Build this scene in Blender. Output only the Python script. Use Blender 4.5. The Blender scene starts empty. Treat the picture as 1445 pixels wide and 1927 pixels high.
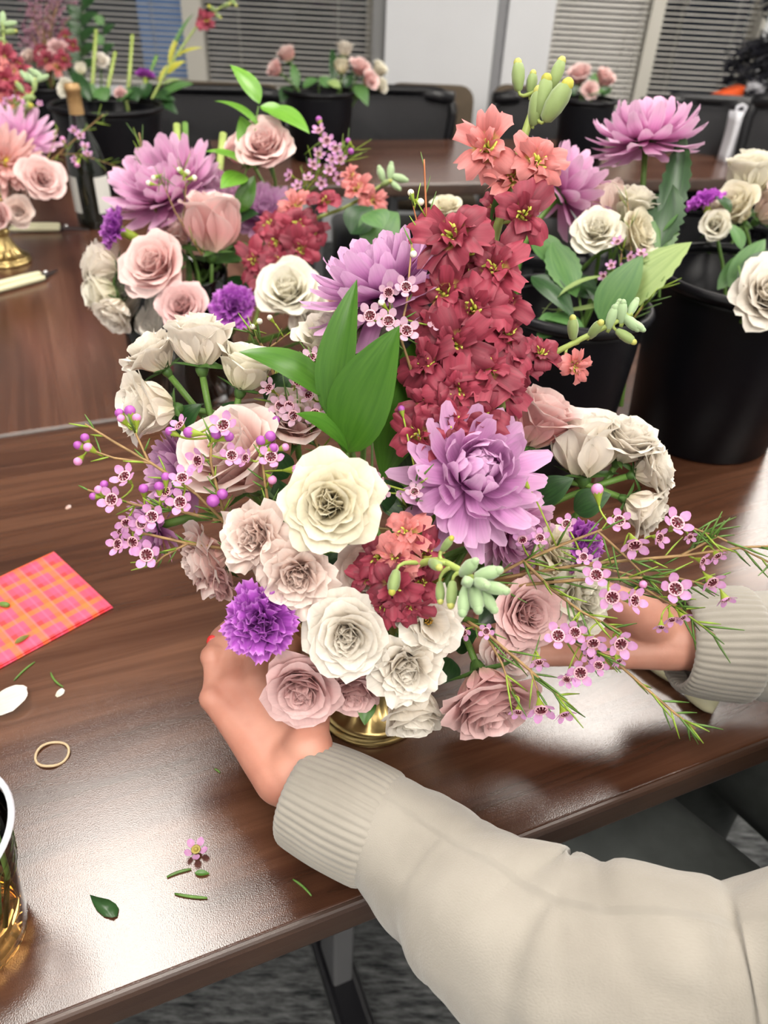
import bpy, bmesh, math, random
from math import sin, cos, pi, radians, sqrt, atan2, exp
from mathutils import Vector as V, Matrix as M, noise as NZ

SCN = bpy.context.scene
COL = SCN.collection

# ------------------------------------------------------------------ camera
FPX = 1391.0                                   # focal length in pixels of the 1445x1927 frame
PITCH, ROLL = radians(36.5), radians(3.0)
TZ = 0.74                                      # table top height
H = 0.47                                       # camera height above the table top
SC = H / 0.44
CAM = V((0, 0, TZ + H))
FW = V((0, cos(PITCH), -sin(PITCH)))
_r0, _u0 = V((1, 0, 0)), V((0, sin(PITCH), cos(PITCH)))
RT = _r0 * cos(ROLL) + _u0 * sin(ROLL)
UP = _u0 * cos(ROLL) - _r0 * sin(ROLL)

cd = bpy.data.cameras.new('camera')
cam = bpy.data.objects.new('camera', cd)
COL.objects.link(cam)
cam.matrix_world = M(((RT.x, UP.x, -FW.x, CAM.x), (RT.y, UP.y, -FW.y, CAM.y), (RT.z, UP.z, -FW.z, CAM.z), (0, 0, 0, 1)))
cd.sensor_fit = 'VERTICAL'
cd.sensor_height = 36.0
cd.lens = 36.0 * FPX / 1927.0
cd.clip_start = 0.01
cd.clip_end = 200
cd.dof.use_dof = True
cd.dof.focus_distance = 0.42 * SC
cd.dof.aperture_fstop = 8.0
SCN.camera = cam

# ------------------------------------------------------------------ world, exposure
w = bpy.data.worlds.new('dusk')
SCN.world = w
w.use_nodes = True
w.node_tree.nodes['Background'].inputs[0].default_value = (0.10, 0.20, 0.40, 1)
w.node_tree.nodes['Background'].inputs[1].default_value = 0.55
vs = SCN.view_settings
vs.view_transform = 'Standard'
vs.look = 'None'
vs.gamma = 1.0
vs.use_curve_mapping = False
vs.exposure = 0.0
PANEL_L = 20.0                                 # radiance of the ceiling light panels
CEIL = 2.75


def ray(px, py):
    return FW + RT * ((px - 722.5) / FPX) - UP * ((py - 963.5) / FPX)


def at(px, py, d):
    """point seen at a pixel, at axial depth d (in the 0.44 m working scale)"""
    return CAM + ray(px, py) * (d * SC)


def on(px, py, z=TZ):
    d = ray(px, py)
    return CAM + d * ((z - CAM.z) / d.z)


def onwall(px, py, y):
    d = ray(px, py)
    return CAM + d * (y / d.y)


def fv(a, b, c):
    return (RT * a + UP * b - FW * c).normalized()


def R(px, d):
    """length in metres of px pixels at depth d"""
    return px * d * SC / FPX


def lerp(a, b, t):
    return a + (b - a) * t


def smooth(t):
    t = max(0.0, min(1.0, t))
    return t * t * (3 - 2 * t)

# ------------------------------------------------------------------ object helpers


def mesh(name, verts, faces, mats=(), uvs=None, sm=True, fm=None):
    me = bpy.data.meshes.new(name)
    me.from_pydata([tuple(v) for v in verts], [], faces)
    for m in (mats if isinstance(mats, (list, tuple)) else [mats]):
        me.materials.append(m)
    if uvs is not None:
        lay = me.uv_layers.new(name='UVMap')
        idx = [0] * len(me.loops)
        me.loops.foreach_get('vertex_index', idx)
        flat = []
        for i in idx:
            flat.extend(uvs[i])
        lay.data.foreach_set('uv', flat)
    if sm:
        me.polygons.foreach_set('use_smooth', [True] * len(me.polygons))
    if fm is not None:
        me.polygons.foreach_set('material_index', fm)
    me.update()
    return me


def obj(name, me, parent=None, mat=None):
    o = bpy.data.objects.new(name, me)
    COL.objects.link(o)
    if parent is not None:
        o.parent = parent
    if mat is not None:
        o.matrix_basis = mat
    return o


def tag(o, label, cat, group=None):
    o['label'] = label
    o['category'] = cat
    if group:
        o['group'] = group
    return o


def thing(name, label, cat, loc=None, mat=None, group=None):
    o = bpy.data.objects.new(name, None)
    o.empty_display_size = 0.02
    COL.objects.link(o)
    if mat is not None:
        o.matrix_basis = mat
    elif loc is not None:
        o.matrix_basis = M.Translation(loc)
    return tag(o, label, cat, group)


def struct(o):
    o['kind'] = 'structure'
    return o


class MB:
    """collects geometry for one mesh"""

    def __init__(s):
        s.v, s.f, s.uv, s.fm, s.mi = [], [], [], [], 0

    def add(s, vs, fs, uv=None):
        b = len(s.v)
        s.v += [V(p) for p in vs]
        s.f += [tuple(i + b for i in q) for q in fs]
        s.uv += uv if uv else [(0, 0)] * len(vs)
        s.fm += [s.mi] * len(fs)

    def box(s, x0, x1, y0, y1, z0, z1, mt=None):
        p = [V((x, y, z)) for z in (z0, z1) for y in (y0, y1) for x in (x0, x1)]
        if mt is not None:
            p = [mt @ q for q in p]
        s.add(p, [(0, 2, 3, 1), (4, 5, 7, 6), (0, 1, 5, 4), (2, 6, 7, 3), (0, 4, 6, 2), (1, 3, 7, 5)])

    def bevbox(s, x0, x1, y0, y1, z0, z1, b, mt=None):
        bm = bmesh.new()
        bmesh.ops.create_cube(bm, size=1)
        for v in bm.verts:
            v.co = V(((x0 + x1) / 2 + v.co.x * (x1 - x0), (y0 + y1) / 2 + v.co.y * (y1 - y0), (z0 + z1) / 2 + v.co.z * (z1 - z0)))
        bmesh.ops.bevel(bm, geom=list(bm.edges), offset=b, segments=3, affect='EDGES', profile=0.5)
        bm.verts.ensure_lookup_table()
        vs = [(mt @ v.co) if mt is not None else v.co.copy() for v in bm.verts]
        s.add(vs, [tuple(v.index for v in f.verts) for f in bm.faces])
        bm.free()

    def tube(s, pts, rad, seg=6, cap=True, twist0=None):
        pts = [V(p) for p in pts]
        n = len(pts)
        if not isinstance(rad, (list, tuple)):
            rad = [rad] * n
        vs, fs, uv = [], [], []
        a = None
        for i, p in enumerate(pts):
            t = (pts[min(i + 1, n - 1)] - pts[max(i - 1, 0)])
            if t.length < 1e-9:
                t = V((0, 0, 1))
            t.normalize()
            if a is None:
                a = t.orthogonal().normalized() if twist0 is None else (twist0 - t * twist0.dot(t)).normalized()
            else:
                a = (a - t * a.dot(t))
                a = a.normalized() if a.length > 1e-6 else t.orthogonal().normalized()
            b = t.cross(a)
            for k in range(seg):
                q = 2 * pi * k / seg
                vs.append(p + (a * cos(q) + b * sin(q)) * rad[i])
                uv.append((k / seg, i / max(1, n - 1)))
        for i in range(n - 1):
            for k in range(seg):
                k2 = (k + 1) % seg
                fs.append((i * seg + k, i * seg + k2, (i + 1) * seg + k2, (i + 1) * seg + k))
        if cap:
            fs.append(tuple(range(seg - 1, -1, -1)))
            fs.append(tuple((n - 1) * seg + k for k in range(seg)))
        s.add(vs, fs, uv)

    def lathe(s, prof, seg=32, mt=None, flute=None):
        vs, fs, uv = [], [], []
        n = len(prof)
        for i, (r, z) in enumerate(prof):
            for k in range(seg):
                q = 2 * pi * k / seg
                rr = r * (1 + (flute(q, i / (n - 1)) if flute else 0))
                p = V((rr * cos(q), rr * sin(q), z))
                vs.append(mt @ p if mt is not None else p)
                uv.append((k / seg, i / (n - 1)))
        for i in range(n - 1):
            for k in range(seg):
                k2 = (k + 1) % seg
                fs.append((i * seg + k, i * seg + k2, (i + 1) * seg + k2, (i + 1) * seg + k))
        s.add(vs, fs, uv)

    def ball(s, c, r, seg=8, rings=5, sq=(1, 1, 1), mt=None):
        vs, fs = [], []
        c = V(c)
        rows = []
        for i in range(rings + 1):
            th = pi * i / rings
            row = []
            for k in range(1 if i in (0, rings) else seg):
                q = 2 * pi * k / seg
                p = V((sin(th) * cos(q) * sq[0], sin(th) * sin(q) * sq[1], cos(th) * sq[2])) * r
                if mt is not None:
                    p = mt @ p
                row.append(len(vs))
                vs.append(c + p)
            rows.append(row)
        for i in range(rings):
            a, b = rows[i], rows[i + 1]
            for k in range(seg):
                k2 = (k + 1) % seg
                if len(a) == 1:
                    fs.append((a[0], b[k], b[k2]))
                elif len(b) == 1:
                    fs.append((a[k], b[0], a[k2]))
                else:
                    fs.append((a[k], b[k], b[k2], a[k2]))
        s.add(vs, fs)

    def build(s, name, mats, parent=None, mat=None, sm=True):
        return obj(name, s.mesh(name, mats, sm), parent, mat)

    def mesh(s, name, mats, sm=True):
        return mesh(name, s.v, s.f, mats, s.uv, sm, s.fm)

# ------------------------------------------------------------------ materials


def mat0(name):
    m = bpy.data.materials.new(name)
    m.use_nodes = True
    nt = m.node_tree
    return m, nt, nt.nodes['Principled BSDF'], nt.nodes['Material Output']


def plain(name, col, rough=0.5, metal=0.0, spec=0.5, emit=None, es=1.0, var=0.0, bump=0.0, bscale=200.0, coat=0.0, trans=0.0, ior=1.45, sheen=0.0):
    m, nt, b, out = mat0(name)
    b.inputs['Base Color'].default_value = (*col, 1)
    b.inputs['Roughness'].default_value = rough
    b.inputs['Metallic'].default_value = metal
    b.inputs['Specular IOR Level'].default_value = spec
    b.inputs['Coat Weight'].default_value = coat
    b.inputs['Transmission Weight'].default_value = trans
    b.inputs['IOR'].default_value = ior
    b.inputs['Sheen Weight'].default_value = sheen
    if emit:
        b.inputs['Emission Color'].default_value = (*emit, 1)
        b.inputs['Emission Strength'].default_value = es
    if var or bump:
        tc = nt.nodes.new('ShaderNodeTexCoord')
        n = nt.nodes.new('ShaderNodeTexNoise')
        n.inputs['Scale'].default_value = bscale
        n.inputs['Detail'].default_value = 4
        nt.links.new(tc.outputs['Object'], n.inputs['Vector'])
        if var:
            mx = nt.nodes.new('ShaderNodeMix')
            mx.data_type = 'RGBA'
            mx.blend_type = 'MULTIPLY'
            mx.inputs[0].default_value = 1
            mx.inputs[6].default_value = (*col, 1)
            rp = nt.nodes.new('ShaderNodeMapRange')
            rp.inputs[1].default_value = 0.3
            rp.inputs[2].default_value = 0.7
            rp.inputs[3].default_value = 1 - var
            rp.inputs[4].default_value = 1 + var
            nt.links.new(n.outputs[0], rp.inputs[0])
            nt.links.new(rp.outputs[0], mx.inputs[7])
            nt.links.new(mx.outputs[2], b.inputs['Base Color'])
        if bump:
            bp = nt.nodes.new('ShaderNodeBump')
            bp.inputs['Strength'].default_value = bump
            bp.inputs['Distance'].default_value = 0.002
            nt.links.new(n.outputs[0], bp.inputs['Height'])
            nt.links.new(bp.outputs[0], b.inputs['Normal'])
    return m


def petal_mat(name, stops, trans=0.22, rough=0.5, vein=0.12, rnd=0.10, sheen=0.0, vscale=14.0):
    """stops: [(v, colour)...] from the base of the petal (v=0) to its lip (v=1)"""
    m, nt, b, out = mat0(name)
    uv = nt.nodes.new('ShaderNodeTexCoord')
    sep = nt.nodes.new('ShaderNodeSeparateXYZ')
    nt.links.new(uv.outputs['UV'], sep.inputs[0])
    cr = nt.nodes.new('ShaderNodeValToRGB')
    cr.color_ramp.elements[0].position = stops[0][0]
    cr.color_ramp.elements[0].color = (*stops[0][1], 1)
    cr.color_ramp.elements[1].position = stops[-1][0]
    cr.color_ramp.elements[1].color = (*stops[-1][1], 1)
    for p, c in stops[1:-1]:
        e = cr.color_ramp.elements.new(p)
        e.color = (*c, 1)
    nt.links.new(sep.outputs[1], cr.inputs[0])
    # fine veins that run from base to lip
    mp = nt.nodes.new('ShaderNodeMapping')
    mp.inputs['Scale'].default_value = (vscale, 1.2, 1)
    nt.links.new(uv.outputs['UV'], mp.inputs[0])
    n = nt.nodes.new('ShaderNodeTexNoise')
    n.inputs['Scale'].default_value = 1.0
    n.inputs['Detail'].default_value = 3
    nt.links.new(mp.outputs[0], n.inputs['Vector'])
    oi = nt.nodes.new('ShaderNodeObjectInfo')
    ma = nt.nodes.new('ShaderNodeMapRange')
    ma.inputs[1].default_value = 0.25
    ma.inputs[2].default_value = 0.75
    ma.inputs[3].default_value = 1 - vein
    ma.inputs[4].default_value = 1 + vein * 0.5
    nt.links.new(n.outputs[0], ma.inputs[0])
    mb = nt.nodes.new('ShaderNodeMapRange')
    mb.inputs[3].default_value = 1 - rnd
    mb.inputs[4].default_value = 1 + rnd * 0.4
    nt.links.new(oi.outputs['Random'], mb.inputs[0])
    mu = nt.nodes.new('ShaderNodeMath')
    mu.operation = 'MULTIPLY'
    nt.links.new(ma.outputs[0], mu.inputs[0])
    nt.links.new(mb.outputs[0], mu.inputs[1])
    mx = nt.nodes.new('ShaderNodeVectorMath')
    mx.operation = 'SCALE'
    nt.links.new(cr.outputs[0], mx.inputs[0])
    nt.links.new(mu.outputs[0], mx.inputs['Scale'])
    nt.links.new(mx.outputs[0], b.inputs['Base Color'])
    b.inputs['Roughness'].default_value = rough
    b.inputs['Specular IOR Level'].default_value = 0.35
    b.inputs['Sheen Weight'].default_value = sheen
    bp = nt.nodes.new('ShaderNodeBump')
    bp.inputs['Strength'].default_value = 0.25
    bp.inputs['Distance'].default_value = 0.0006
    nt.links.new(n.outputs[0], bp.inputs['Height'])
    nt.links.new(bp.outputs[0], b.inputs['Normal'])
    tr = nt.nodes.new('ShaderNodeBsdfTranslucent')
    nt.links.new(mx.outputs[0], tr.inputs[0])
    ms = nt.nodes.new('ShaderNodeMixShader')
    ms.inputs[0].default_value = trans
    nt.links.new(b.outputs[0], ms.inputs[1])
    nt.links.new(tr.outputs[0], ms.inputs[2])
    nt.links.new(ms.outputs[0], out.inputs[0])
    return m


def wood_mat(name, dark, mid, light, scale=1.0, rough=0.14, gs=1.0):
    """walnut laminate, grain along local X, with the fine pitted sheen of the laminate"""
    m, nt, b, out = mat0(name)
    tc = nt.nodes.new('ShaderNodeTexCoord')
    mp = nt.nodes.new('ShaderNodeMapping')
    mp.inputs['Scale'].default_value = (1.6 * scale, 26 * scale, 8 * scale)
    nt.links.new(tc.outputs['Object'], mp.inputs[0])
    n = nt.nodes.new('ShaderNodeTexNoise')
    n.inputs['Scale'].default_value = 1.6
    n.inputs['Detail'].default_value = 6
    n.inputs['Roughness'].default_value = 0.62
    n.inputs['Distortion'].default_value = 0.9
    nt.links.new(mp.outputs[0], n.inputs['Vector'])
    mp2 = nt.nodes.new('ShaderNodeMapping')
    mp2.inputs['Scale'].default_value = (0.8 * scale, 6 * scale, 3)
    nt.links.new(tc.outputs['Object'], mp2.inputs[0])
    n2 = nt.nodes.new('ShaderNodeTexNoise')
    n2.inputs['Scale'].default_value = 1.5
    n2.inputs['Detail'].default_value = 3
    n2.inputs['Distortion'].default_value = 1.2
    nt.links.new(mp2.outputs[0], n2.inputs['Vector'])
    ad = nt.nodes.new('ShaderNodeMix')
    ad.inputs[0].default_value = 0.38
    nt.links.new(n.outputs[0], ad.inputs[2])
    nt.links.new(n2.outputs[0], ad.inputs[3])
    cr = nt.nodes.new('ShaderNodeValToRGB')
    cr.color_ramp.elements[0].position = 0.34
    cr.color_ramp.elements[0].color = (*dark, 1)
    cr.color_ramp.elements[1].position = 0.68
    cr.color_ramp.elements[1].color = (*light, 1)
    e = cr.color_ramp.elements.new(0.5)
    e.color = (*mid, 1)
    nt.links.new(ad.outputs[0], cr.inputs[0])
    nt.links.new(cr.outputs[0], b.inputs['Base Color'])
    b.inputs['Roughness'].default_value = rough
    b.inputs['Specular IOR Level'].default_value = 0.72
    n3 = nt.nodes.new('ShaderNodeTexNoise')
    n3.inputs['Scale'].default_value = 1300
    n3.inputs['Detail'].default_value = 2
    nt.links.new(tc.outputs['Object'], n3.inputs['Vector'])
    bp = nt.nodes.new('ShaderNodeBump')
    bp.inputs['Strength'].default_value = 0.20 * gs
    bp.inputs['Distance'].default_value = 0.0004
    nt.links.new(n3.outputs[0], bp.inputs['Height'])
    nt.links.new(bp.outputs[0], b.inputs['Normal'])
    return m


def glass_mat(name, col=(1, 1, 1), rough=0.02, mixt=0.85, ior=1.45):
    """thin clear wall: straight-through transparency with a glossy skin"""
    m, nt, b, out = mat0(name)
    nt.nodes.remove(b)
    t = nt.nodes.new('ShaderNodeBsdfTransparent')
    t.inputs[0].default_value = (*col, 1)
    g = nt.nodes.new('ShaderNodeBsdfGlossy')
    g.inputs['Roughness'].default_value = rough
    fr = nt.nodes.new('ShaderNodeFresnel')
    fr.inputs[0].default_value = ior
    ms = nt.nodes.new('ShaderNodeMixShader')
    nt.links.new(fr.outputs[0], ms.inputs[0])
    nt.links.new(t.outputs[0], ms.inputs[1])
    nt.links.new(g.outputs[0], ms.inputs[2])
    nt.links.new(ms.outputs[0], out.inputs[0])
    return m


WALNUT = wood_mat('walnut_laminate', (0.026, 0.0095, 0.0052), (0.062, 0.025, 0.0135), (0.115, 0.052, 0.029))
WALNUT2 = wood_mat('walnut_laminate_cross', (0.045, 0.018, 0.011), (0.085, 0.036, 0.022), (0.14, 0.068, 0.044), scale=0.8, rough=0.15)
EDGE = wood_mat('walnut_edge', (0.022, 0.010, 0.006), (0.045, 0.022, 0.013), (0.075, 0.038, 0.024), scale=2.2, rough=0.35)
STEEL = plain('grey_steel', (0.13, 0.13, 0.135), 0.42, metal=0.3)
BLACKPL = plain('black_plastic', (0.006, 0.006, 0.0075), 0.30, spec=0.4)
BUCKET = plain('black_bucket_plastic', (0.0025, 0.0025, 0.0040), 0.40, spec=0.22, bump=0.05, bscale=60)
WALLM = plain('white_wall_paint', (0.70, 0.71, 0.73), 0.75, var=0.02, bscale=3, bump=0.05)
RECESS_SHADE = plain('recess_shade_grey', (0.30, 0.30, 0.31), 0.6)  # grey stands in for the shade inside the pillar recess
CEILM = plain('ceiling_tile', (0.80, 0.80, 0.78), 0.9, var=0.03, bscale=60, bump=0.3)
FRAMEW = plain('cream_window_frame', (0.55, 0.53, 0.47), 0.5)
SLATM = plain('blind_slat', (0.62, 0.60, 0.56), 0.38, spec=0.5)
CORDM = plain('blind_cord', (0.5, 0.48, 0.44), 0.8)
GLASSW = glass_mat('window_glass')
BRASS = plain('brushed_brass', (0.50, 0.37, 0.155), 0.28, metal=1.0, bump=0.04, bscale=90)
GREEN_STEM = plain('stem_green', (0.10, 0.20, 0.035), 0.5, var=0.25, bscale=60)
PALE_STEM = plain('stem_pale_green', (0.27, 0.34, 0.085), 0.5, var=0.2, bscale=80)
TWIG = plain('twig_brown', (0.26, 0.16, 0.065), 0.6, var=0.3, bscale=120)
NEEDLE = plain('needle_green', (0.075, 0.155, 0.025), 0.45, var=0.35, bscale=70)
NEEDLE_Y = plain('needle_yellow_green', (0.20, 0.30, 0.03), 0.45, var=0.3, bscale=70)
SEPAL = plain('sepal_green', (0.05, 0.115, 0.022), 0.5, var=0.25, bscale=120)

# ------------------------------------------------------------------ the room
WY = 4.05                                      # the window wall
RX0, RX1, RY0 = -3.6, 3.4, -3.0


def carpet():
    m, nt, b, out = mat0('charcoal_carpet')
    tc = nt.nodes.new('ShaderNodeTexCoord')
    mp = nt.nodes.new('ShaderNodeMapping')
    mp.inputs['Rotation'].default_value = (0, 0, radians(-24))
    mp.inputs['Scale'].default_value = (22, 120, 1)
    nt.links.new(tc.outputs['Object'], mp.inputs[0])
    n = nt.nodes.new('ShaderNodeTexNoise')
    n.inputs['Scale'].default_value = 1.0
    n.inputs['Detail'].default_value = 5
    n.inputs['Roughness'].default_value = 0.7
    nt.links.new(mp.outputs[0], n.inputs['Vector'])
    cr = nt.nodes.new('ShaderNodeValToRGB')
    cr.color_ramp.elements[0].position = 0.36
    cr.color_ramp.elements[0].color = (0.012, 0.013, 0.014, 1)
    cr.color_ramp.elements[1].position = 0.72
    cr.color_ramp.elements[1].color = (0.15, 0.155, 0.155, 1)
    nt.links.new(n.outputs[0], cr.inputs[0])
    nt.links.new(cr.outputs[0], b.inputs['Base Color'])
    b.inputs['Roughness'].default_value = 0.95
    b.inputs['Specular IOR Level'].default_value = 0.1
    bp = nt.nodes.new('ShaderNodeBump')
    bp.inputs['Strength'].default_value = 0.8
    bp.inputs['Distance'].default_value = 0.004
    nt.links.new(n.outputs[0], bp.inputs['Height'])
    nt.links.new(bp.outputs[0], b.inputs['Normal'])
    return m


b = MB(); b.box(RX0, RX1, RY0, WY, -0.05, 0)
struct(b.build('floor', carpet(), sm=False))
b = MB(); b.box(RX0, RX1, RY0, WY + 0.2, CEIL, CEIL + 0.05)
struct(b.build('ceiling', CEILM, sm=False))
for nm, bx in (('wall_left', (RX0 - 0.1, RX0, RY0, WY, 0, CEIL)), ('wall_right', (RX1, RX1 + 0.1, RY0, WY, 0, CEIL)),
               ('wall_rear', (RX0 - 0.1, RX1 + 0.1, RY0 - 0.1, RY0, 0, CEIL))):
    b = MB(); b.box(*bx)
    struct(b.build(nm, WALLM, sm=False))


def wx(px, py=90):
    return onwall(px, py, WY).x


# solid pieces of the window wall, by the x where they show in the photograph
ZS = onwall(500, 176, WY).z                    # sill height
ZT = 2.35
x_a, x_b = wx(700), wx(725)                    # end of the left blind, start of the pillar
x_c, x_d = wx(926), wx(948)                    # recess between pillar and the next wall piece
x_e = wx(1032)                                 # start of the right window
x_f, x_g = wx(1212), wx(1236)                  # mullion
x_h = wx(1418)                                 # end of the right window
x_m0, x_m1 = wx(348), wx(384)                  # mullion of the left window
x_l = x_m0 - (x_a - x_m1) - 0.25
b = MB()
b.box(RX0, x_l, WY, WY + 0.2, 0, CEIL)
b.box(x_b, x_c, WY - 0.06, WY + 0.2, 0, CEIL)
b.box(x_d, x_e, WY - 0.04, WY + 0.2, 0, CEIL)
b.box(x_h + 0.02, RX1, WY, WY + 0.2, 0, CEIL)
b.box(x_l, x_b, WY, WY + 0.2, 0, ZS)
b.box(x_e, x_h + 0.02, WY, WY + 0.2, 0, ZS)
b.box(x_l, x_b, WY, WY + 0.2, ZT, CEIL)
b.box(x_e, x_h + 0.02, WY, WY + 0.2, ZT, CEIL)
struct(b.build('wall_back', WALLM, sm=False))
b = MB()
b.box(x_c, x_d, WY + 0.0, WY + 0.2, 0, CEIL)
struct(b.build('recess_back', RECESS_SHADE, sm=False))  # back of the recess, its shade put into the grey colour
b = MB()
b.box(x_a, x_b, WY - 0.02, WY + 0.1, ZS, ZT)
struct(b.build('trim_2', plain('grey_jamb', (0.24, 0.24, 0.24), 0.6), sm=False))


def window(n, x0, x1):
    b = MB()
    t = 0.035
    for bx in ((x0, x0 + t, ZS, ZT), (x1 - t, x1, ZS, ZT), (x0 + t, x1 - t, ZS, ZS + t), (x0 + t, x1 - t, ZT - t, ZT)):
        b.box(bx[0], bx[1], WY + 0.09, WY + 0.14, bx[2], bx[3])
    fr = struct(b.build('window_%d' % n, FRAMEW, sm=False))
    b = MB(); b.box(x0 + t, x1 - t, WY + 0.11, WY + 0.116, ZS + t, ZT - t)
    b.build('pane', GLASSW, fr, sm=False)
    return fr


def blind(x0, x1, label, tilt=0.5):
    """venetian blind: headrail, slats, bottom rail, ladder cords, wand"""
    root = thing('venetian_blind', label, 'blind', V(((x0 + x1) / 2, WY + 0.045, ZS + 0.01)))
    hw = (x1 - x0) / 2 - 0.008
    top = ZT - ZS - 0.02
    b = MB(); b.bevbox(-hw, hw, -0.025, 0.025, top - 0.045, top, 0.004)
    b.build('headrail', SLATM, root, sm=False)
    b = MB(); b.bevbox(-hw, hw, -0.014, 0.014, 0.0, 0.014, 0.004)
    b.build('bottom_rail', SLATM, root, sm=False)
    vs, fs = [], []
    for i in range(5):
        q = (i / 4 - 0.5)
        y, z = q * 0.025, 0.0025 * (1 - 4 * q * q)
        y, z = y * cos(tilt) - z * sin(tilt), y * sin(tilt) + z * cos(tilt)
        vs += [(-hw, y, z), (hw, y, z)]
    fs = [(2 * i, 2 * i + 1, 2 * i + 3, 2 * i + 2) for i in range(4)]
    sl = mesh('slat', vs, fs, SLATM)
    n = int((top - 0.08) / 0.0225)
    for i in range(n):
        obj('slat', sl, root, M.Translation((0, 0, 0.03 + i * 0.0225)))
    for sx in (-0.72, 0, 0.72) if hw > 0.4 else (-0.6, 0.6):
        b = MB()
        for yy in (-0.014, 0.014):
            b.tube([(sx * hw, yy, 0.01), (sx * hw, yy, top - 0.05)], 0.0012, 4)
        b.build('ladder_cord', CORDM, root)
    b = MB(); b.tube([(-hw + 0.09, -0.03, top - 0.05), (-hw + 0.09, -0.03, 0.42)], 0.004, 6)
    b.build('tilt_wand', CORDM, root)
    return root


for n, (x0, x1) in enumerate(((x_l, x_m0 + 0.02), (x_m0 + 0.02, x_a), (x_e, x_f + 0.02), (x_f + 0.02, x_h + 0.02))):
    window(n + 1, x0, x1)
b = MB(); b.box(x_m0, x_m1, WY + 0.0, WY + 0.085, ZS, ZT)
struct(b.build('trim_3', FRAMEW, sm=False))
b = MB(); b.box(x_f, x_g, WY + 0.0, WY + 0.085, ZS, ZT)
struct(b.build('trim_4', FRAMEW, sm=False))
b = MB(); b.box(x_h, x_h + 0.02, WY - 0.01, WY + 0.085, ZS, ZT)
struct(b.build('trim_5', FRAMEW, sm=False))
blind(x_l, x_m0, 'grey venetian blind behind the black buckets and cut stems', .2)
blind(x_m1, x_a, 'grey venetian blind beside the white pillar, behind the bucket of pink and white roses', .2)
blind(x_e, x_f, 'beige venetian blind behind the bucket of pale pink roses', 0.6)
blind(x_g, x_h, 'dark gapped venetian blind beside the black fir tree', 0.16)
for sx, sy, sw, sd, sh, c in ((-1.6, 9.0, 1.1, 2, 6, (0.03, 0.03, 0.035)), (-0.55, 8.0, 0.9, 1.5, 5, (0.035, 0.032, 0.03)), (1.6, 9, 1.6, 2, 4.2, (0.05, 0.04, 0.03)), (3.2, 8.5, 1.2, 1.5, 6, (0.03, 0.03, 0.04)), (-4.5, 10, 1.6, 2, 5, (0.03, 0.03, 0.035))):
    b = MB(); b.box(sx - sw / 2, sx + sw / 2, sy, sy + sd, -6, sh)
    nl = len([o for o in COL.objects if o.name.startswith('building')])
    tag(b.build('building', plain('dark_building', c, 0.8), sm=False), ['tall dark tower seen through the blind behind the cut stems', 'dark block seen through the slats beside the blue dusk sky', 'brownish low building beyond the beige blind', 'dark tower beyond the gapped blind by the fir', 'wide dark building far beyond the mauve limonium'][nl], 'building', None)
b = MB(); b.box(-14, 14, WY + 1.5, 30, -6.1, -6)
struct(b.build('ground_outside', plain('dark_street', (0.02, 0.02, 0.022), 0.9), sm=False))

# ceiling light panels -----------------------------------------------------
PANEL_E = plain('light_diffuser', (0.9, 0.9, 0.9), 0.5, emit=(1.0, 0.945, 0.87), es=PANEL_L)
PANEL_F = plain('light_frame', (0.75, 0.75, 0.75), 0.5)
A24 = radians(24)


def panel(x, y, rot, label, lx=1.2, ly=0.6, off=False):
    r = thing('ceiling_light', label, 'ceiling light', mat=M.Translation((x, y, CEIL)) @ M.Rotation(rot, 4, 'Z'), group='recessed ceiling light panels')
    b = MB()
    for bx in ((-lx / 2 - .03, lx / 2 + .03, -ly / 2 - .03, -ly / 2), (-lx / 2 - .03, lx / 2 + .03, ly / 2, ly / 2 + .03), (-lx / 2 - .03, -lx / 2, -ly / 2, ly / 2), (lx / 2, lx / 2 + .03, -ly / 2, ly / 2)):
        b.box(*bx, -0.02, 0)
    b.build('frame', PANEL_F, r, sm=False)
    b = MB(); b.box(-lx / 2, lx / 2, -ly / 2, ly / 2, -0.014, -0.004)
    b.build('diffuser', PANEL_E, r, sm=False)


PL = 'white recessed ceiling light panel over the tables'
for s_, t_ in ((-.23, 1.15), (1.60, 1.15), (3.35, 2.30), (-.23, -.80), (1.60, -.80), (-2.0, -.80), (-.23, -2.45), (1.60, -2.45)):  # rows behind the camera unseen; last panel added for front light on the roses
    panel(s_ * cos(A24) - t_ * sin(A24), s_ * sin(A24) + t_ * cos(A24), A24 + pi / 2, PL)

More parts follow.
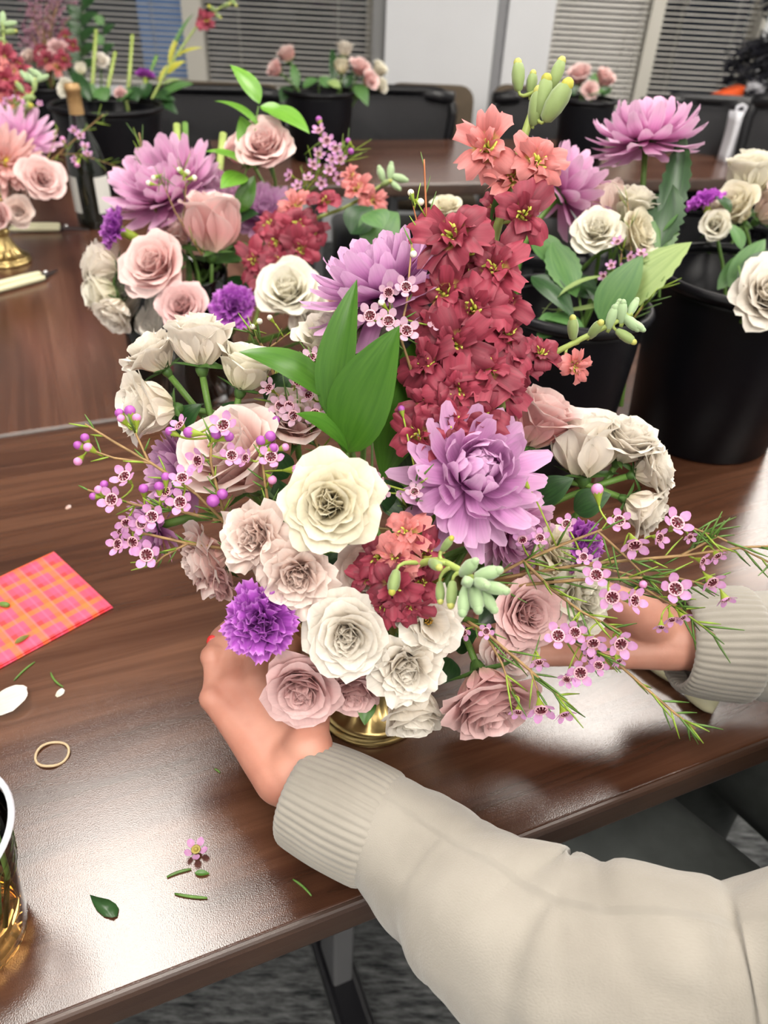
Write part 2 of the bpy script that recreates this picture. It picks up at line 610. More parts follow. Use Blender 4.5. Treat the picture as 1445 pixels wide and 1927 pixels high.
# ------------------------------------------------------------------ tables
def table(label, origin, rot, L, D, wood, legs, z=TZ):
    """origin: near-left corner of the top; local X along the near edge, Y away"""
    r = thing('folding_table', label, 'table', mat=M.Translation((origin[0], origin[1], 0)) @ M.Rotation(rot, 4, 'Z'))
    th = 0.033
    b = MB(); b.bevbox(0.003, L - 0.003, 0.003, D - 0.003, z - th + 0.002, z, 0.0015)
    b.build('tabletop', wood, r, sm=False)
    # rounded edge band all round
    prof = [(0.003, -0.0006), (0.0012, -0.0008), (0.0, -0.0022), (-0.0012, -0.005), (-0.0014, -0.016), (-0.0012, -0.027), (0.0, -0.031), (0.003, -0.0325)]
    vs, fs = [], []
    for (o, dz) in prof:
        vs += [(o, o, z + dz), (L - o, o, z + dz), (L - o, D - o, z + dz), (o, D - o, z + dz)]
    for i in range(len(prof) - 1):
        for k in range(4):
            k2 = (k + 1) % 4
            fs.append((4 * i + k, 4 * i + 4 + k, 4 * i + 4 + k2, 4 * i + k2))
    obj('edge_band', mesh('edge_band', vs, fs, EDGE, sm=False), r)
    for lx in legs:
        b = MB(); b.bevbox(lx - 0.014, lx + 0.014, D * 0.34 - 0.03, D * 0.34 + 0.03, 0.07, z - th - 0.03, 0.004)
        b.build('leg', STEEL, r, sm=False)
        b = MB(); b.bevbox(lx - 0.02, lx + 0.02, 0.08, D - 0.08, z - th - 0.03, z - th + 0.001, 0.004)
        b.build('top_bracket', STEEL, r, sm=False)
        ft = MB(); ft.bevbox(lx - 0.024, lx + 0.024, 0.06, D - 0.04, 0.055, 0.085, 0.01)
        foot = ft.build('foot_bar', BLACKPL, r, sm=False)
        for cy in (0.09, D - 0.09):
            b = MB()
            mt = M.Translation((lx, cy, 0.029)) @ M.Rotation(pi / 2, 4, 'Y')
            for k in (-1, 1):
                b.lathe([(0.001, -0.009), (0.024, -0.009), (0.029, -0.006), (0.029, 0.006), (0.024, 0.009), (0.001, 0.009)], 20, M.Translation((k * 0.014, 0, 0)) @ mt)
            b.tube([(lx, cy, 0.03), (lx, cy, 0.06)], 0.008, 8)
            b.build('caster', BLACKPL, foot)
    return r


def rot2(s, t, a=A24):
    return (s * cos(a) - t * sin(a), s * sin(a) + t * cos(a))


def st(p, a=A24):
    return (p.x * cos(a) + p.y * sin(a), -p.x * sin(a) + p.y * cos(a))


t_front = (st(on(200, 1918))[1] + st(on(1445, 1372))[1]) / 2
t_seam = st(on(80, 808))[1]
DEP = t_seam - t_front - 0.004
s_leg = st(on(652, 1890, 0.05))[0]
s0 = s_leg - 1.15
table('dark walnut folding table holding the brass vase being arranged', rot2(s0, t_front), A24, 1.83, DEP, WALNUT, (0.10 + 0.0, 1.15))
# second table turned away behind the seam (local X runs away from the camera)
s_mid = st(on(130, 600))[0]
o2 = rot2(s_mid + 0.40, t_seam)
table('walnut folding table carrying the wine bottle and the bouquet in clear glass', o2, A24 + pi / 2, 1.75, 0.68, WALNUT2, (0.14, 1.55))
A16 = radians(16)
pn = on(690, 347)
dirx = V((cos(A16), sin(A16), 0))
diry = V((-sin(A16), cos(A16), 0))
table('far walnut table with the bucket of pale pink roses on it', pn + dirx * 0.004, A16, 1.83, 0.60, WALNUT2, (0.12, 1.7))
LJ = (st(pn)[0] - (s_mid + 0.415)) / cos(radians(8))
pl = pn - dirx * LJ
table('short walnut table joining the far corner under a black bucket', pl, A16, LJ - 0.004, 0.60, WALNUT2, (0.10, LJ - .1))

# ------------------------------------------------------------------ chairs
MESHB = None


def mesh_back_mat():
    m, nt, b, out = mat0('chair_mesh_fabric')
    b.inputs['Base Color'].default_value = (0.010, 0.010, 0.012, 1)
    b.inputs['Roughness'].default_value = 0.8
    t = nt.nodes.new('ShaderNodeBsdfTransparent')
    ms = nt.nodes.new('ShaderNodeMixShader')
    ms.inputs[0].default_value = 0.88
    nt.links.new(t.outputs[0], ms.inputs[1])
    nt.links.new(b.outputs[0], ms.inputs[2])
    nt.links.new(ms.outputs[0], out.inputs[0])
    return m


MESHB = mesh_back_mat()
TAUPE = plain('taupe_upholstery', (0.085, 0.062, 0.040), 0.85, var=0.12, bscale=30)


def rounded_panel(w, h, th, r, bow, nx=10, nz=10):
    """upright padded panel, bottom centre at origin, facing -Y, bowed backwards at its sides"""
    b = MB()
    outline = []
    for cx, cz, a0 in ((w / 2 - r, h - r, 0), (-w / 2 + r, h - r, pi / 2), (-w / 2 + r, r, pi), (w / 2 - r, r, 1.5 * pi)):
        for k in range(5):
            q = a0 + k * pi / 8
            outline.append((cx + r * cos(q), cz + r * sin(q)))
    n = len(outline)
    vs, fs = [], []
    for s_, (inset, y) in enumerate(((0.012, -th / 2), (0, -th / 2 + 0.012), (0, th / 2 - 0.012), (0.012, th / 2))):
        for (x, z) in outline:
            k = 1 - 2 * inset / w
            xx, zz = x * k, h / 2 + (z - h / 2) * (1 - 2 * inset / h)
            vs.append((xx, y - bow * (2 * xx / w) ** 2, zz))
    for s_ in range(3):
        for k in range(n):
            k2 = (k + 1) % n
            fs.append((s_ * n + k, s_ * n + k2, (s_ + 1) * n + k2, (s_ + 1) * n + k))
    for s_, fl in ((0, 0), (3, 1)):
        c = len(vs)
        vs.append((0, -th / 2 if s_ == 0 else th / 2, h / 2))
        for k in range(n):
            k2 = (k + 1) % n
            fs.append((c, s_ * n + k2, s_ * n + k) if not fl else (c, s_ * n + k, s_ * n + k2))
    b.add(vs, fs)
    return b


def office_chair(label, loc, rz, w=0.46, top=0.92, seat=0.46, kind='mesh'):
    r = thing('office_chair', label, 'chair', mat=M.Translation((loc[0], loc[1], 0)) @ M.Rotation(rz, 4, 'Z'))
    sh = MB(); sh.bevbox(-w / 2, w / 2, -0.24, 0.22, seat - 0.07, seat, 0.03)
    sh.build('seat', TAUPE if kind == 'taupe' else BLACKPL, r)
    hb = top - seat - 0.10
    mt = M.Translation((0, 0.23, seat + 0.10)) @ M.Rotation(radians(-7), 4, 'X')
    if kind == 'mesh':
        b = MB()
        rr, n = 0.07, []
        hw = w / 2 - 0.012
        for cx, cz, a0 in ((hw - rr, hb - rr, 0), (-hw + rr, hb - rr, pi / 2), (-hw * 0.9 + rr, rr, pi), (hw * 0.9 - rr, rr, 1.5 * pi)):
            for k in range(5):
                q = a0 + k * pi / 8
                x = cx + rr * cos(q)
                n.append((x, -0.05 * (x / hw) ** 2, cz + rr * sin(q)))
        b.tube(n + [n[0]], 0.016, 8, cap=False)
        b.tube([(-hw, -0.05, hb * 0.93), (-hw * .5, -.012, hb * 0.97), (0, 0, hb * 0.975), (hw * .5, -.012, hb * 0.97), (hw, -0.05, hb * 0.93)], 0.022, 8)
        b.build('back_frame', BLACKPL, r, mt)
        rounded_panel(w - 0.05, hb - 0.02, 0.006, 0.05, 0.045).build('mesh_back', MESHB, r, mt)
        b = MB(); b.tube([(0, 0.02, hb * 0.55), (0, 0.07, 0.1), (0, 0.05, -0.12), (0, -0.1, -0.16)], 0.022, 8)
        b.build('spine', BLACKPL, r, mt)
    else:
        rounded_panel(w, hb, 0.05, 0.06, 0.03).build('backrest', TAUPE, r, mt)
        b = MB(); b.tube([(0, 0.03, hb * 0.4), (0, 0.06, 0.0), (0, -0.02, -0.14)], 0.03, 8)
        b.build('spine', BLACKPL, r, mt)
    b = MB(); b.tube([(0, 0, 0.09), (0, 0, seat - 0.06)], 0.028, 12)
    b.build('gas_lift', STEEL, r)
    for k in range(5):
        q = 2 * pi * k / 5 + 0.3
        b = MB(); b.tube([(0, 0, 0.11), (0.15 * cos(q), 0.15 * sin(q), 0.095), (0.29 * cos(q), 0.29 * sin(q), 0.068)], [0.026, 0.02, 0.014], 8)
        lg = b.build('leg', BLACKPL, r)
        b = MB(); b.lathe([(0.002, -0.014), (0.026, -0.014), (0.03, -0.008), (0.03, 0.008), (0.026, 0.014), (0.002, 0.014)], 14, M.Translation((0.29 * cos(q), 0.29 * sin(q), 0.03)) @ M.Rotation(q, 4, 'Z') @ M.Rotation(pi / 2, 4, 'X'))
        b.build('caster', BLACKPL, lg)
    if kind == 'taupe':
        for s_ in (-1, 1):
            b = MB(); b.tube([(s_ * w / 2, 0.16, seat - 0.03), (s_ * (w / 2 + 0.03), 0.12, seat + 0.16), (s_ * (w / 2 + 0.03), -0.12, seat + 0.17)], 0.018, 8)
            b.build('armrest', BLACKPL, r)
    return r


def chair_at(px, py, y, label, **k):
    """chair whose back top shows at pixel (px, py) when its back stands at distance y"""
    p = onwall(px, py, y)
    return p


cA = onwall(765, 183, 2.93)
office_chair('black mesh-back office chair at the far table below the white pillar', (cA.x - 0.02, cA.y - 0.23), 0.10, w=0.44, top=cA.z + .02)
cB = onwall(815, 169, 3.66)
office_chair('taupe padded chair behind the black mesh-back chair, against the white pillar', (cB.x, cB.y - 0.23), 0.05, w=0.38, top=cB.z + .02, kind='taupe')
cC = onwall(995, 172, 3.66)
office_chair('taupe padded chair against the wall between the pillar and the beige blind', (cC.x, cC.y - 0.23), -0.1, w=0.36, top=cC.z + .02, kind='taupe')
cC2 = onwall(1000, 192, 3.00)
office_chair('black mesh-back chair in front of the taupe chair by the beige blind', (cC2.x + .03, cC2.y - 0.23), -0.1, w=0.40, top=cC2.z + .02)
cD = onwall(425, 176, 3.0)
office_chair('black mesh-back chair under a blind beside the bucket of cut stems', (cD.x, cD.y - 0.23), 0.2, w=0.52, top=cD.z + .01)
cD2 = onwall(440, 166, 3.66)
office_chair('taupe padded chair under the blind, behind the tall green ruscus sprig', (cD2.x, cD2.y - 0.23), 0.1, w=0.46, top=cD2.z + .02, kind='taupe')
cE = onwall(1315, 200, 2.75)
office_chair('black mesh-back chair at the far table below the gapped blind', (cE.x, cE.y - 0.23), -0.15, w=0.36, top=cE.z + .02)
cF = onwall(1415, 192, 2.6)
office_chair('narrow black chair beside the white handled bag', (cF.x + .05, cF.y - 0.23), -0.5, w=0.34, top=cF.z + .02)

# ------------------------------------------------------------------ black fir, bags and orange packet in the far right corner
FIR = plain('black_tinsel', (0.008, 0.008, 0.014), 0.55)


def fir():
    base = onwall(1530, 120, 3.42)
    r = thing('fir_tree', 'small black artificial fir tree in the corner beside the gapped blind', 'tree', V((base.x, base.y, 0)))
    b = MB(); b.tube([(0, 0, 0), (0, 0, 1.75)], [0.035, 0.012], 8)
    b.build('trunk', FIR, r)
    b = MB(); b.lathe([(0.001, 0.0), (0.16, 0.0), (0.17, 0.04), (0.15, 0.26), (0.16, 0.3), (0.001, 0.3)], 24)
    b.build('pot', BLACKPL, r)
    rnd = random.Random(5)
    b = MB()
    for k in range(420):
        h = 0.38 + 1.4 * rnd.random()
        q = rnd.random() * 2 * pi
        ln = (1.9 - h) * 0.30 + 0.05
        e = V((cos(q) * ln, sin(q) * ln, h - 0.12 * ln - 0.05))
        s_ = V((0, 0, h))
        for j in range(22):
            t = 0.15 + 0.85 * rnd.random()
            c = s_.lerp(e, t)
            d = V((rnd.uniform(-1, 1), rnd.uniform(-1, 1), rnd.uniform(-0.6, 0.8))).normalized() * 0.055
            o = d.orthogonal().normalized() * 0.009
            b.add([c - o, c + o, c + d], [(0, 1, 2)])
        b.tube([s_, e], 0.004, 3, cap=False)
    br = b.build('branches', FIR, r)
    br['kind'] = 'stuff'


fir()
PAPERW = plain('white_paper', (0.58, 0.58, 0.62), 0.6)
ORANGE = plain('orange_felt', (0.80, 0.10, 0.015), 0.7)


def crumple(bm, seed, amp, sc):
    for i, p in enumerate(bm.v):
        n = NZ.noise_vector((p + V((seed, seed, 0))) * sc)
        bm.v[i] = p + n * amp


def gift_bag(label, px, p, w, h, rz):
    r = thing('paper_bag', label, 'bag', mat=M.Translation((p.x, p.y, p.z)) @ M.Rotation(rz, 4, 'Z'))
    bm = bmesh.new()
    bmesh.ops.create_cube(bm, size=1)
    bmesh.ops.subdivide_edges(bm, edges=list(bm.edges), cuts=4, use_grid_fill=True)
    b = MB()
    b.add([V((v.co.x * w * (0.86 + 0.14 * (v.co.z + .5)), v.co.y * 0.045, (v.co.z + .5) * h)) for v in bm.verts], [tuple(q.index for q in f.verts) for f in bm.faces])
    bm.free()
    crumple(b, 3.1 * px, 0.012, 9)
    b.build('bag_body', PAPERW, r)
    for s_ in (-1, 1):
        b = MB(); b.tube([(-w * .22, s_ * .018, h * 0.96), (-w * .2, s_ * .02, h * 1.06), (0, s_ * .02, h * 1.10), (w * .2, s_ * .02, h * 1.06), (w * .22, s_ * .018, h * 0.96)], 0.005, 6)
        b.build('handle', PAPERW, r)
    return r


bx = onwall(1365, 205, 3.35)
gift_bag('white crumpled paper bag on the far table between two black chairs', 1366, on(1374, 303), 0.085, 0.145, 0.3)
gift_bag('white paper bag on the dark cabinet beside the orange felt packet', 1412, V((bx.x + 0.125, bx.y + 0.08, bx.z)), 0.07, 0.09, -0.2)
b = MB(); b.bevbox(-0.36, 0.10, -0.14, 0.14, 0, bx.z - 0.0, 0.008)
tag(b.build('side_cabinet', plain('dark_cabinet', (0.03, 0.03, 0.033), 0.5), None, M.Translation((bx.x + .08, bx.y + 0.1, 0)), sm=False), 'dark low cabinet under the gapped blind in the far corner', 'cabinet')
b = MB()
bm = bmesh.new()
bmesh.ops.create_cube(bm, size=1)
bmesh.ops.subdivide_edges(bm, edges=list(bm.edges), cuts=3, use_grid_fill=True)
b.add([V((v.co.x * 0.12, v.co.y * 0.08, (v.co.z + .5) * 0.055 * (0.55 + 0.9 * (v.co.x + .5)))) for v in bm.verts], [tuple(q.index for q in f.verts) for f in bm.faces])
bm.free()
crumple(b, 7, 0.008, 16)
tag(b.build('felt_packet', ORANGE, None, M.Translation((bx.x - 0.02, bx.y + 0.02, bx.z + 0.004))), 'bright orange felt packet on the dark cabinet beside the fir', 'packet')

# ------------------------------------------------------------------ buckets
def bucket(label, base, rb, rt, h):
    r = thing('flower_bucket', label, 'bucket', V((base[0], base[1], base[2])))
    b = MB()
    b.lathe([(0.001, 0.0), (rb - 0.004, 0.0), (rb, 0.004), (lerp(rb, rt, .5), h * .5), (rt - .002, h - 0.018), (rt - .0025, h - .012), (rt - 0.005, h - 0.012),
             (lerp(rb, rt, .5) - .004, h * .5), (rb - 0.005, 0.006), (0.001, 0.006)], 48)
    b.build('bucket_body', BUCKET, r)
    b = MB()
    n = 10
    pr = [(rt + 0.001 + 0.0052 * cos(2 * pi * k / n), h - 0.006 + 0.0062 * sin(2 * pi * k / n)) for k in range(n + 1)]
    b.lathe(pr, 48)
    b.build('rim', BUCKET, r)
    b = MB()
    b.lathe([(0.001, h * 0.62), (lerp(rb, rt, .62) - 0.006, h * 0.62)], 32)
    b.build('water', plain('bucket_water', (0.004, 0.006, 0.005), 0.03), r)
    return r


# ------------------------------------------------------------------ petals and flowers
PM = {
    'cream': petal_mat('cream_petal', [(0, (0.72, 0.64, 0.36)), (0.35, (0.80, 0.71, 0.50)), (1, (0.83, 0.78, 0.63))], trans=.33),
    'white': petal_mat('white_petal', [(0, (0.76, 0.68, 0.50)), (0.35, (0.84, 0.755, 0.65)), (1, (0.87, 0.825, 0.75))], trans=.33),
    'ivory': petal_mat('ivory_petal', [(0, (0.72, 0.70, 0.44)), (0.4, (0.85, 0.80, 0.64)), (1, (0.89, 0.86, 0.76))], trans=.33),
    'blush': petal_mat('blush_petal', [(0, (0.76, 0.62, 0.46)), (0.4, (0.84, 0.63, 0.56)), (1, (0.87, 0.74, 0.68))], trans=.33),
    'pale': petal_mat('pale_pink_petal', [(0, (0.78, 0.58, 0.46)), (0.4, (0.82, 0.48, 0.43)), (0.85, (0.82, 0.62, 0.58)), (1, (0.84, 0.73, 0.69))], trans=.33),
    'pink': petal_mat('pink_petal', [(0, (0.80, 0.58, 0.46)), (0.4, (0.84, 0.44, 0.43)), (0.8, (0.86, 0.57, 0.55)), (1, (0.88, 0.69, 0.66))], trans=.33),
    'dusty': petal_mat('dusty_pink_petal', [(0, (0.66, 0.46, 0.36)), (0.4, (0.70, 0.38, 0.38)), (1, (0.77, 0.53, 0.52))], trans=.22),
    'lilac': petal_mat('lilac_petal', [(0, (0.46, 0.13, 0.40)), (0.5, (0.60, 0.26, 0.54)), (1, (0.73, 0.46, 0.68))], trans=.33, vein=.16, vscale=9),
    'lilacpink': petal_mat('lilac_pink_petal', [(0, (0.56, 0.13, 0.38)), (0.5, (0.70, 0.31, 0.56)), (1, (0.80, 0.53, 0.71))], trans=.33, vein=.16, vscale=9),
    'salmonmum': petal_mat('salmon_mum_petal', [(0, (0.75, 0.55, 0.10)), (0.3, (0.72, 0.34, 0.30)), (1, (0.76, 0.50, 0.48))], trans=.33),
    'purple': petal_mat('purple_petal', [(0, (0.30, 0.10, 0.34)), (0.4, (0.27, 0.038, 0.34)), (0.88, (0.40, 0.080, 0.48)), (1, (0.60, 0.23, 0.66))], trans=.2, vein=.2),
    'magenta': petal_mat('magenta_petal', [(0, (0.55, 0.50, 0.35)), (0.35, (0.45, 0.07, 0.52)), (1, (0.60, 0.14, 0.68))], trans=.33, vein=.2),
    'crimson': petal_mat('crimson_petal', [(0, (0.55, 0.52, 0.08)), (0.22, (0.60, 0.42, 0.13)), (0.38, (0.28, 0.032, 0.058)), (1, (0.37, 0.054, 0.090))], trans=.24, vein=.4, rnd=.38, vscale=8),
    'salmon': petal_mat('salmon_petal', [(0, (0.58, 0.56, 0.09)), (0.26, (0.66, 0.50, 0.16)), (0.42, (0.58, 0.15, 0.14)), (1, (0.66, 0.25, 0.24))], trans=.26, vein=.25, rnd=.18, vscale=8),
    'wax': petal_mat('waxflower_petal', [(0, (0.60, 0.28, 0.50)), (0.5, (0.66, 0.36, 0.62)), (1, (0.64, 0.29, 0.60))], trans=.33, vein=.1),
    'waxpale': petal_mat('waxflower_pale_petal', [(0, (0.62, 0.36, 0.46)), (0.5, (0.68, 0.46, 0.58)), (1, (0.66, 0.42, 0.56))], trans=.33, vein=.1),
}
YELLOW = plain('floret_throat', (0.50, 0.52, 0.08), 0.5, var=.2, bscale=150)
STAMEN = plain('stamen_ochre', (0.50, 0.28, 0.03), 0.6, var=.3, bscale=300)
WAXCUP = plain('waxflower_cup', (0.085, 0.008, 0.016), 0.25)
WAXRIM = plain('waxflower_rim', (0.62, 0.36, 0.42), 0.5)
CALYX = plain('calyx_green', (0.24, 0.32, 0.03), 0.45, var=.25, bscale=200)
BUDP = plain('bud_purple', (0.32, 0.07, 0.33), 0.4, var=.25, bscale=150)
BUDPK = plain('bud_pink', (0.55, 0.22, 0.42), 0.4, var=.2, bscale=150)
BUDG = plain('stock_bud_green', (0.19, 0.26, 0.085), 0.6, var=.22, bscale=150, sheen=.2)
BUDY = plain('stock_bud_yellow', (0.40, 0.40, 0.10), 0.55, var=.25, bscale=150)
BUDGP = plain('stock_bud_grey_green', (0.27, 0.38, 0.20), 0.65, var=.2, bscale=150, sheen=.3)
BUDW = plain('bud_white', (0.66, 0.62, 0.52), 0.5)


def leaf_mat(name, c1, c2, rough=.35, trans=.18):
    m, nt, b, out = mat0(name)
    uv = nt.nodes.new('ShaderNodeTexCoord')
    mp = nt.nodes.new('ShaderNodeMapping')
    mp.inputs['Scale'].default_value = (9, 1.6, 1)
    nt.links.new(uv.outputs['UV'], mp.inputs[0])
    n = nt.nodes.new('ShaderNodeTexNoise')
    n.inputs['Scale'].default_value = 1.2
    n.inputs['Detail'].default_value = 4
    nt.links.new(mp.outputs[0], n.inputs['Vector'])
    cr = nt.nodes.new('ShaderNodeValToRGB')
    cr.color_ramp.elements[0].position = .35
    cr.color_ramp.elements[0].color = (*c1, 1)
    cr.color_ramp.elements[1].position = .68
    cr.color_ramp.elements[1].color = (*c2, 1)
    nt.links.new(n.outputs[0], cr.inputs[0])
    nt.links.new(cr.outputs[0], b.inputs['Base Color'])
    b.inputs['Roughness'].default_value = rough
    tr = nt.nodes.new('ShaderNodeBsdfTranslucent')
    nt.links.new(cr.outputs[0], tr.inputs[0])
    ms = nt.nodes.new('ShaderNodeMixShader')
    ms.inputs[0].default_value = trans
    nt.links.new(b.outputs[0], ms.inputs[1])
    nt.links.new(tr.outputs[0], ms.inputs[2])
    nt.links.new(ms.outputs[0], out.inputs[0])
    return m


RUSCUS = leaf_mat('ruscus_leaf', (0.038, 0.125, 0.009), (0.060, 0.165, 0.015))
RUSCUSB = leaf_mat('ruscus_leaf_bright', (0.10, 0.27, 0.02), (0.16, 0.36, 0.04))
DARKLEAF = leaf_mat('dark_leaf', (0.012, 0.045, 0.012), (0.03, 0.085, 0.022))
MIDLEAF = leaf_mat('mid_leaf', (0.05, 0.14, 0.035), (0.09, 0.20, 0.05), rough=.5)
PALELEAF = leaf_mat('pale_leaf', (0.20, 0.29, 0.09), (0.28, 0.37, 0.13), rough=.55)
YELLEAF = leaf_mat('yellow_leaf', (0.34, 0.34, 0.03), (0.46, 0.44, 0.05), rough=.5)


def petal(L, W, a0, a1, Rc, rho0=.03, z0=0., lip=0., ruf=0., k=3., nu=8, nv=7, claw=.32, point=.22, teeth=0., rnd=None, edge=0., chan=0.):
    """one petal in bloom space: it stands on the +X side, axis of the bloom = Z.
    a0..a1: lean from the axis at base and lip; Rc: radius it wraps round the axis with"""
    rnd = rnd or random
    ph, ph2 = rnd.random() * 6.28, rnd.random() * 6.28
    st_ = 24
    prof = [(rho0, z0, a0)]
    for i in range(st_):
        v = (i + .5) / st_
        a = a0 + (a1 - a0) * v + lip * max(0, (v - .7) / .3) ** 2
        p = prof[-1]
        prof.append((p[0] + sin(a) * L / st_, p[1] + cos(a) * L / st_, a))

    def P(s):
        s = max(0, min(.9999, s)) * st_
        i = int(s)
        f_ = s - i
        a, c = prof[i], prof[i + 1]
        return lerp(a[0], c[0], f_), lerp(a[1], c[1], f_), lerp(a[2], c[2], f_)
    vs, fs, uv = [], [], []
    for j in range(nv):
        v = j / (nv - 1)
        wv = W * (claw + (1 - claw) * sin(pi / 2 * min(1, v / .68)))
        for i in range(nu):
            u = 2 * i / (nu - 1) - 1
            s = v * (1 - point * u * u * (0.6 + .4 * v) - point * .35 * abs(u) ** 5 * v)
            s *= 1 + edge * v * v * NZ.noise(V((u * 2.1, ph, v)))
            if teeth and j == nv - 1:
                s *= 1 - teeth * (i % 2)
            r, z, a = P(s)
            th = u * wv / Rc
            x = r - Rc * (1 - cos(th))
            y = Rc * sin(th)
            dn = ruf * v * v * (sin(k * u + ph) + .5 * sin(k * 1.9 * u + ph2) + .35 * sin(k * 3.3 * u + ph2 * 2) * v) + edge * .5 * v ** 3 * abs(u) ** 3
            dn -= chan * (1 - u * u) * v * (1 - .5 * v)
            x += cos(a) * dn
            z += -sin(a) * dn
            vs.append((x, y, z))
            uv.append((i / (nu - 1), v))
    for j in range(nv - 1):
        for i in range(nu - 1):
            q = j * nu + i
            fs.append((q, q + 1, q + nu + 1, q + nu))
    return vs, fs, uv


def pmesh(mat, **k):
    v, f, uv = petal(**k)
    return mesh('petal', v, f, mat, uv)


PROTO = {}


def rose_proto(col, style, seed):
    key = ('rose', col, style, seed)
    if key in PROTO:
        return PROTO[key]
    rnd = random.Random(seed * 31 + len(style) * 7)
    out = []
    #        N   open  ruffle width  inner lip
    N, op, ruf, Wd, lipk = {'open': (38, 1.02, .055, .60, .55), 'garden': (42, 1.0, .085, .46, .5), 'half': (24, .72, .035, .64, .8), 'cup': (15, .42, .03, .68, .9), 'classic': (34, .90, .024, .64, .85), 'flat': (18, 1.22, .07, .58, .3)}[style]
    for i in range(N):
        t = i / (N - 1)
        az = i * 2.39996 + rnd.uniform(-.2, .2)
        t = t ** .85
        if style == 'flat':
            t = .35 + .65 * t
        L = lerp(.78, 1.06, t) * rnd.uniform(.94, 1.06)
        a0 = lerp(.0, .62 * op, t ** 1.1)
        a1 = lerp(-.42, 1.42 * op, t ** 1.05) + rnd.uniform(-.08, .08)
        W = lerp(.26, Wd, smooth(t * 1.3)) * rnd.uniform(.92, 1.08)
        Rc = lerp(.15, .62, t)
        if style == 'garden':
            a0 += rnd.uniform(-.08, .16)
            Rc = lerp(.14, .42, t)
        v, f, uv = petal(L, W, a0, a1, Rc, rho0=.02 + .07 * t, z0=.12 - .14 * t, lip=lipk * smooth(t * 1.4 - .1) * rnd.uniform(.6, 1.3),
                         ruf=ruf * (.5 + t), k=rnd.uniform(2.2, 4.5), nu=9, nv=8, edge=.10 + ruf, rnd=rnd, point=rnd.uniform(.12, .26))
        c, s = cos(az), sin(az)
        v = [(x * c - y * s, x * s + y * c, z) for x, y, z in v]
        out.append(('petal', mesh('petal', v, f, PM[col], uv), None))
    for i in range(5):
        v, f, uv = petal(.55 * rnd.uniform(.8, 1.15), .10, 1.0, 1.9 + rnd.uniform(-.5, .6), .5, rho0=.05, z0=-.06, nu=3, nv=6, claw=.9, point=.8, rnd=rnd)
        az = i * 2 * pi / 5 + rnd.random() * .4
        c, s = cos(az), sin(az)
        out.append(('sepal', mesh('sepal', [(x * c - y * s, x * s + y * c, z) for x, y, z in v], f, SEPAL, uv), None))
    b = MB(); b.lathe([(.03, -.26), (.09, -.22), (.13, -.12), (.12, -.02), (.05, .03)], 10)
    out.append(('hip', b.mesh('hip', SEPAL), None))
    if style == 'flat':
        b = MB()
        for i in range(40):
            q, rr = rnd.random() * 6.28, .02 + .13 * rnd.random()
            p = V((rr * cos(q), rr * sin(q), .12))
            e = p * 1.3 + V((0, 0, .16 * rnd.uniform(.6, 1.1)))
            b.tube([p, e], .006, 3, cap=False)
            b.ball(e, .018, 5, 3)
        o = b.mesh('stamens', STAMEN)
        out.append(('stamens', o, None))
    PROTO[key] = out
    return out


def mum_proto(col, style, seed):
    key = ('mum', col, style, seed)
    if key in PROTO:
        return PROTO[key]
    rnd = random.Random(seed * 17 + 3)
    out = []
    if style == 'spider':        # long loose outer petals, upright centre
        lv = [(6, .34, .25, -.6), (10, .46, .40, -.35), (13, .58, .58, -.1), (16, .72, .80, .15), (18, .86, 1.02, .45), (19, .97, 1.22, .75), (18, 1.04, 1.42, 1.05), (14, 1.02, 1.62, 1.45), (8, .95, 1.9, 2.0)]
    elif style == 'incurve':     # tight hooked centre, loose outer petals
        lv = [(8, .40, .50, -1.3), (12, .48, .70, -1.15), (15, .56, .88, -.95), (17, .64, 1.04, -.7), (18, .72, 1.2, -.35), (18, .82, 1.38, .1), (18, .90, 1.55, .6), (18, .95, 1.75, 1.1), (14, .95, 2.0, 1.7)]
    else:                        # daisy: flat rays round a disc
        lv = [(12, .38, .55, .2), (18, .58, .9, .6), (22, .78, 1.15, .9), (24, .92, 1.32, 1.15), (20, .98, 1.5, 1.35)]
    for li, (n, L, a0, a1) in enumerate(lv):
        t = li / (len(lv) - 1)
        ms = []
        for q in range(3):
            ms.append(pmesh(PM[col], L=L * rnd.uniform(.93, 1.07), W=lerp(.085, .125, t) * {'daisy': .75, 'spider': 1.3, 'incurve': 1.12}[style], a0=a0, a1=a1 + rnd.uniform(-.25, .2), Rc=lerp(.16, .4, t), rho0=lerp(.02, .12, t), z0=lerp(.16, -.02, t),
                            lip=rnd.uniform(-.9, .1) if style != 'daisy' else -.2, nu=5, nv=8, claw=.62, point=.20, chan=.045, rnd=rnd, ruf=.006))
        ph = rnd.random() * 6
        for i in range(n):
            az = ph + 2 * pi * i / n + rnd.uniform(-.12, .12)
            s = rnd.uniform(.9, 1.06)
            out.append(('petal', ms[i % 3], M.Rotation(az, 4, 'Z') @ M.Rotation(rnd.uniform(-.10, .10), 4, 'Y') @ M.Rotation(rnd.uniform(-.2, .2), 4, 'X') @ M.Scale(s, 4)))
    if style == 'daisy':
        b = MB()
        b.ball((0, 0, .1), .2, 12, 6, (1, 1, .6))
        for i in range(60):
            q, rr = i * 2.4, .19 * sqrt(i / 60)
            b.ball((rr * cos(q), rr * sin(q), .2 - rr * .35), .025, 5, 3)
        out.append(('disc', b.mesh('disc', plain('mum_disc', (0.60, 0.58, 0.03), .6)), None))
    b = MB(); b.lathe([(.04, -.14), (.10, -.12), (.20, -.03), (.22, .04)], 12)
    out.append(('calyx', b.mesh('calyx', SEPAL), None))
    PROTO[key] = out
    return out


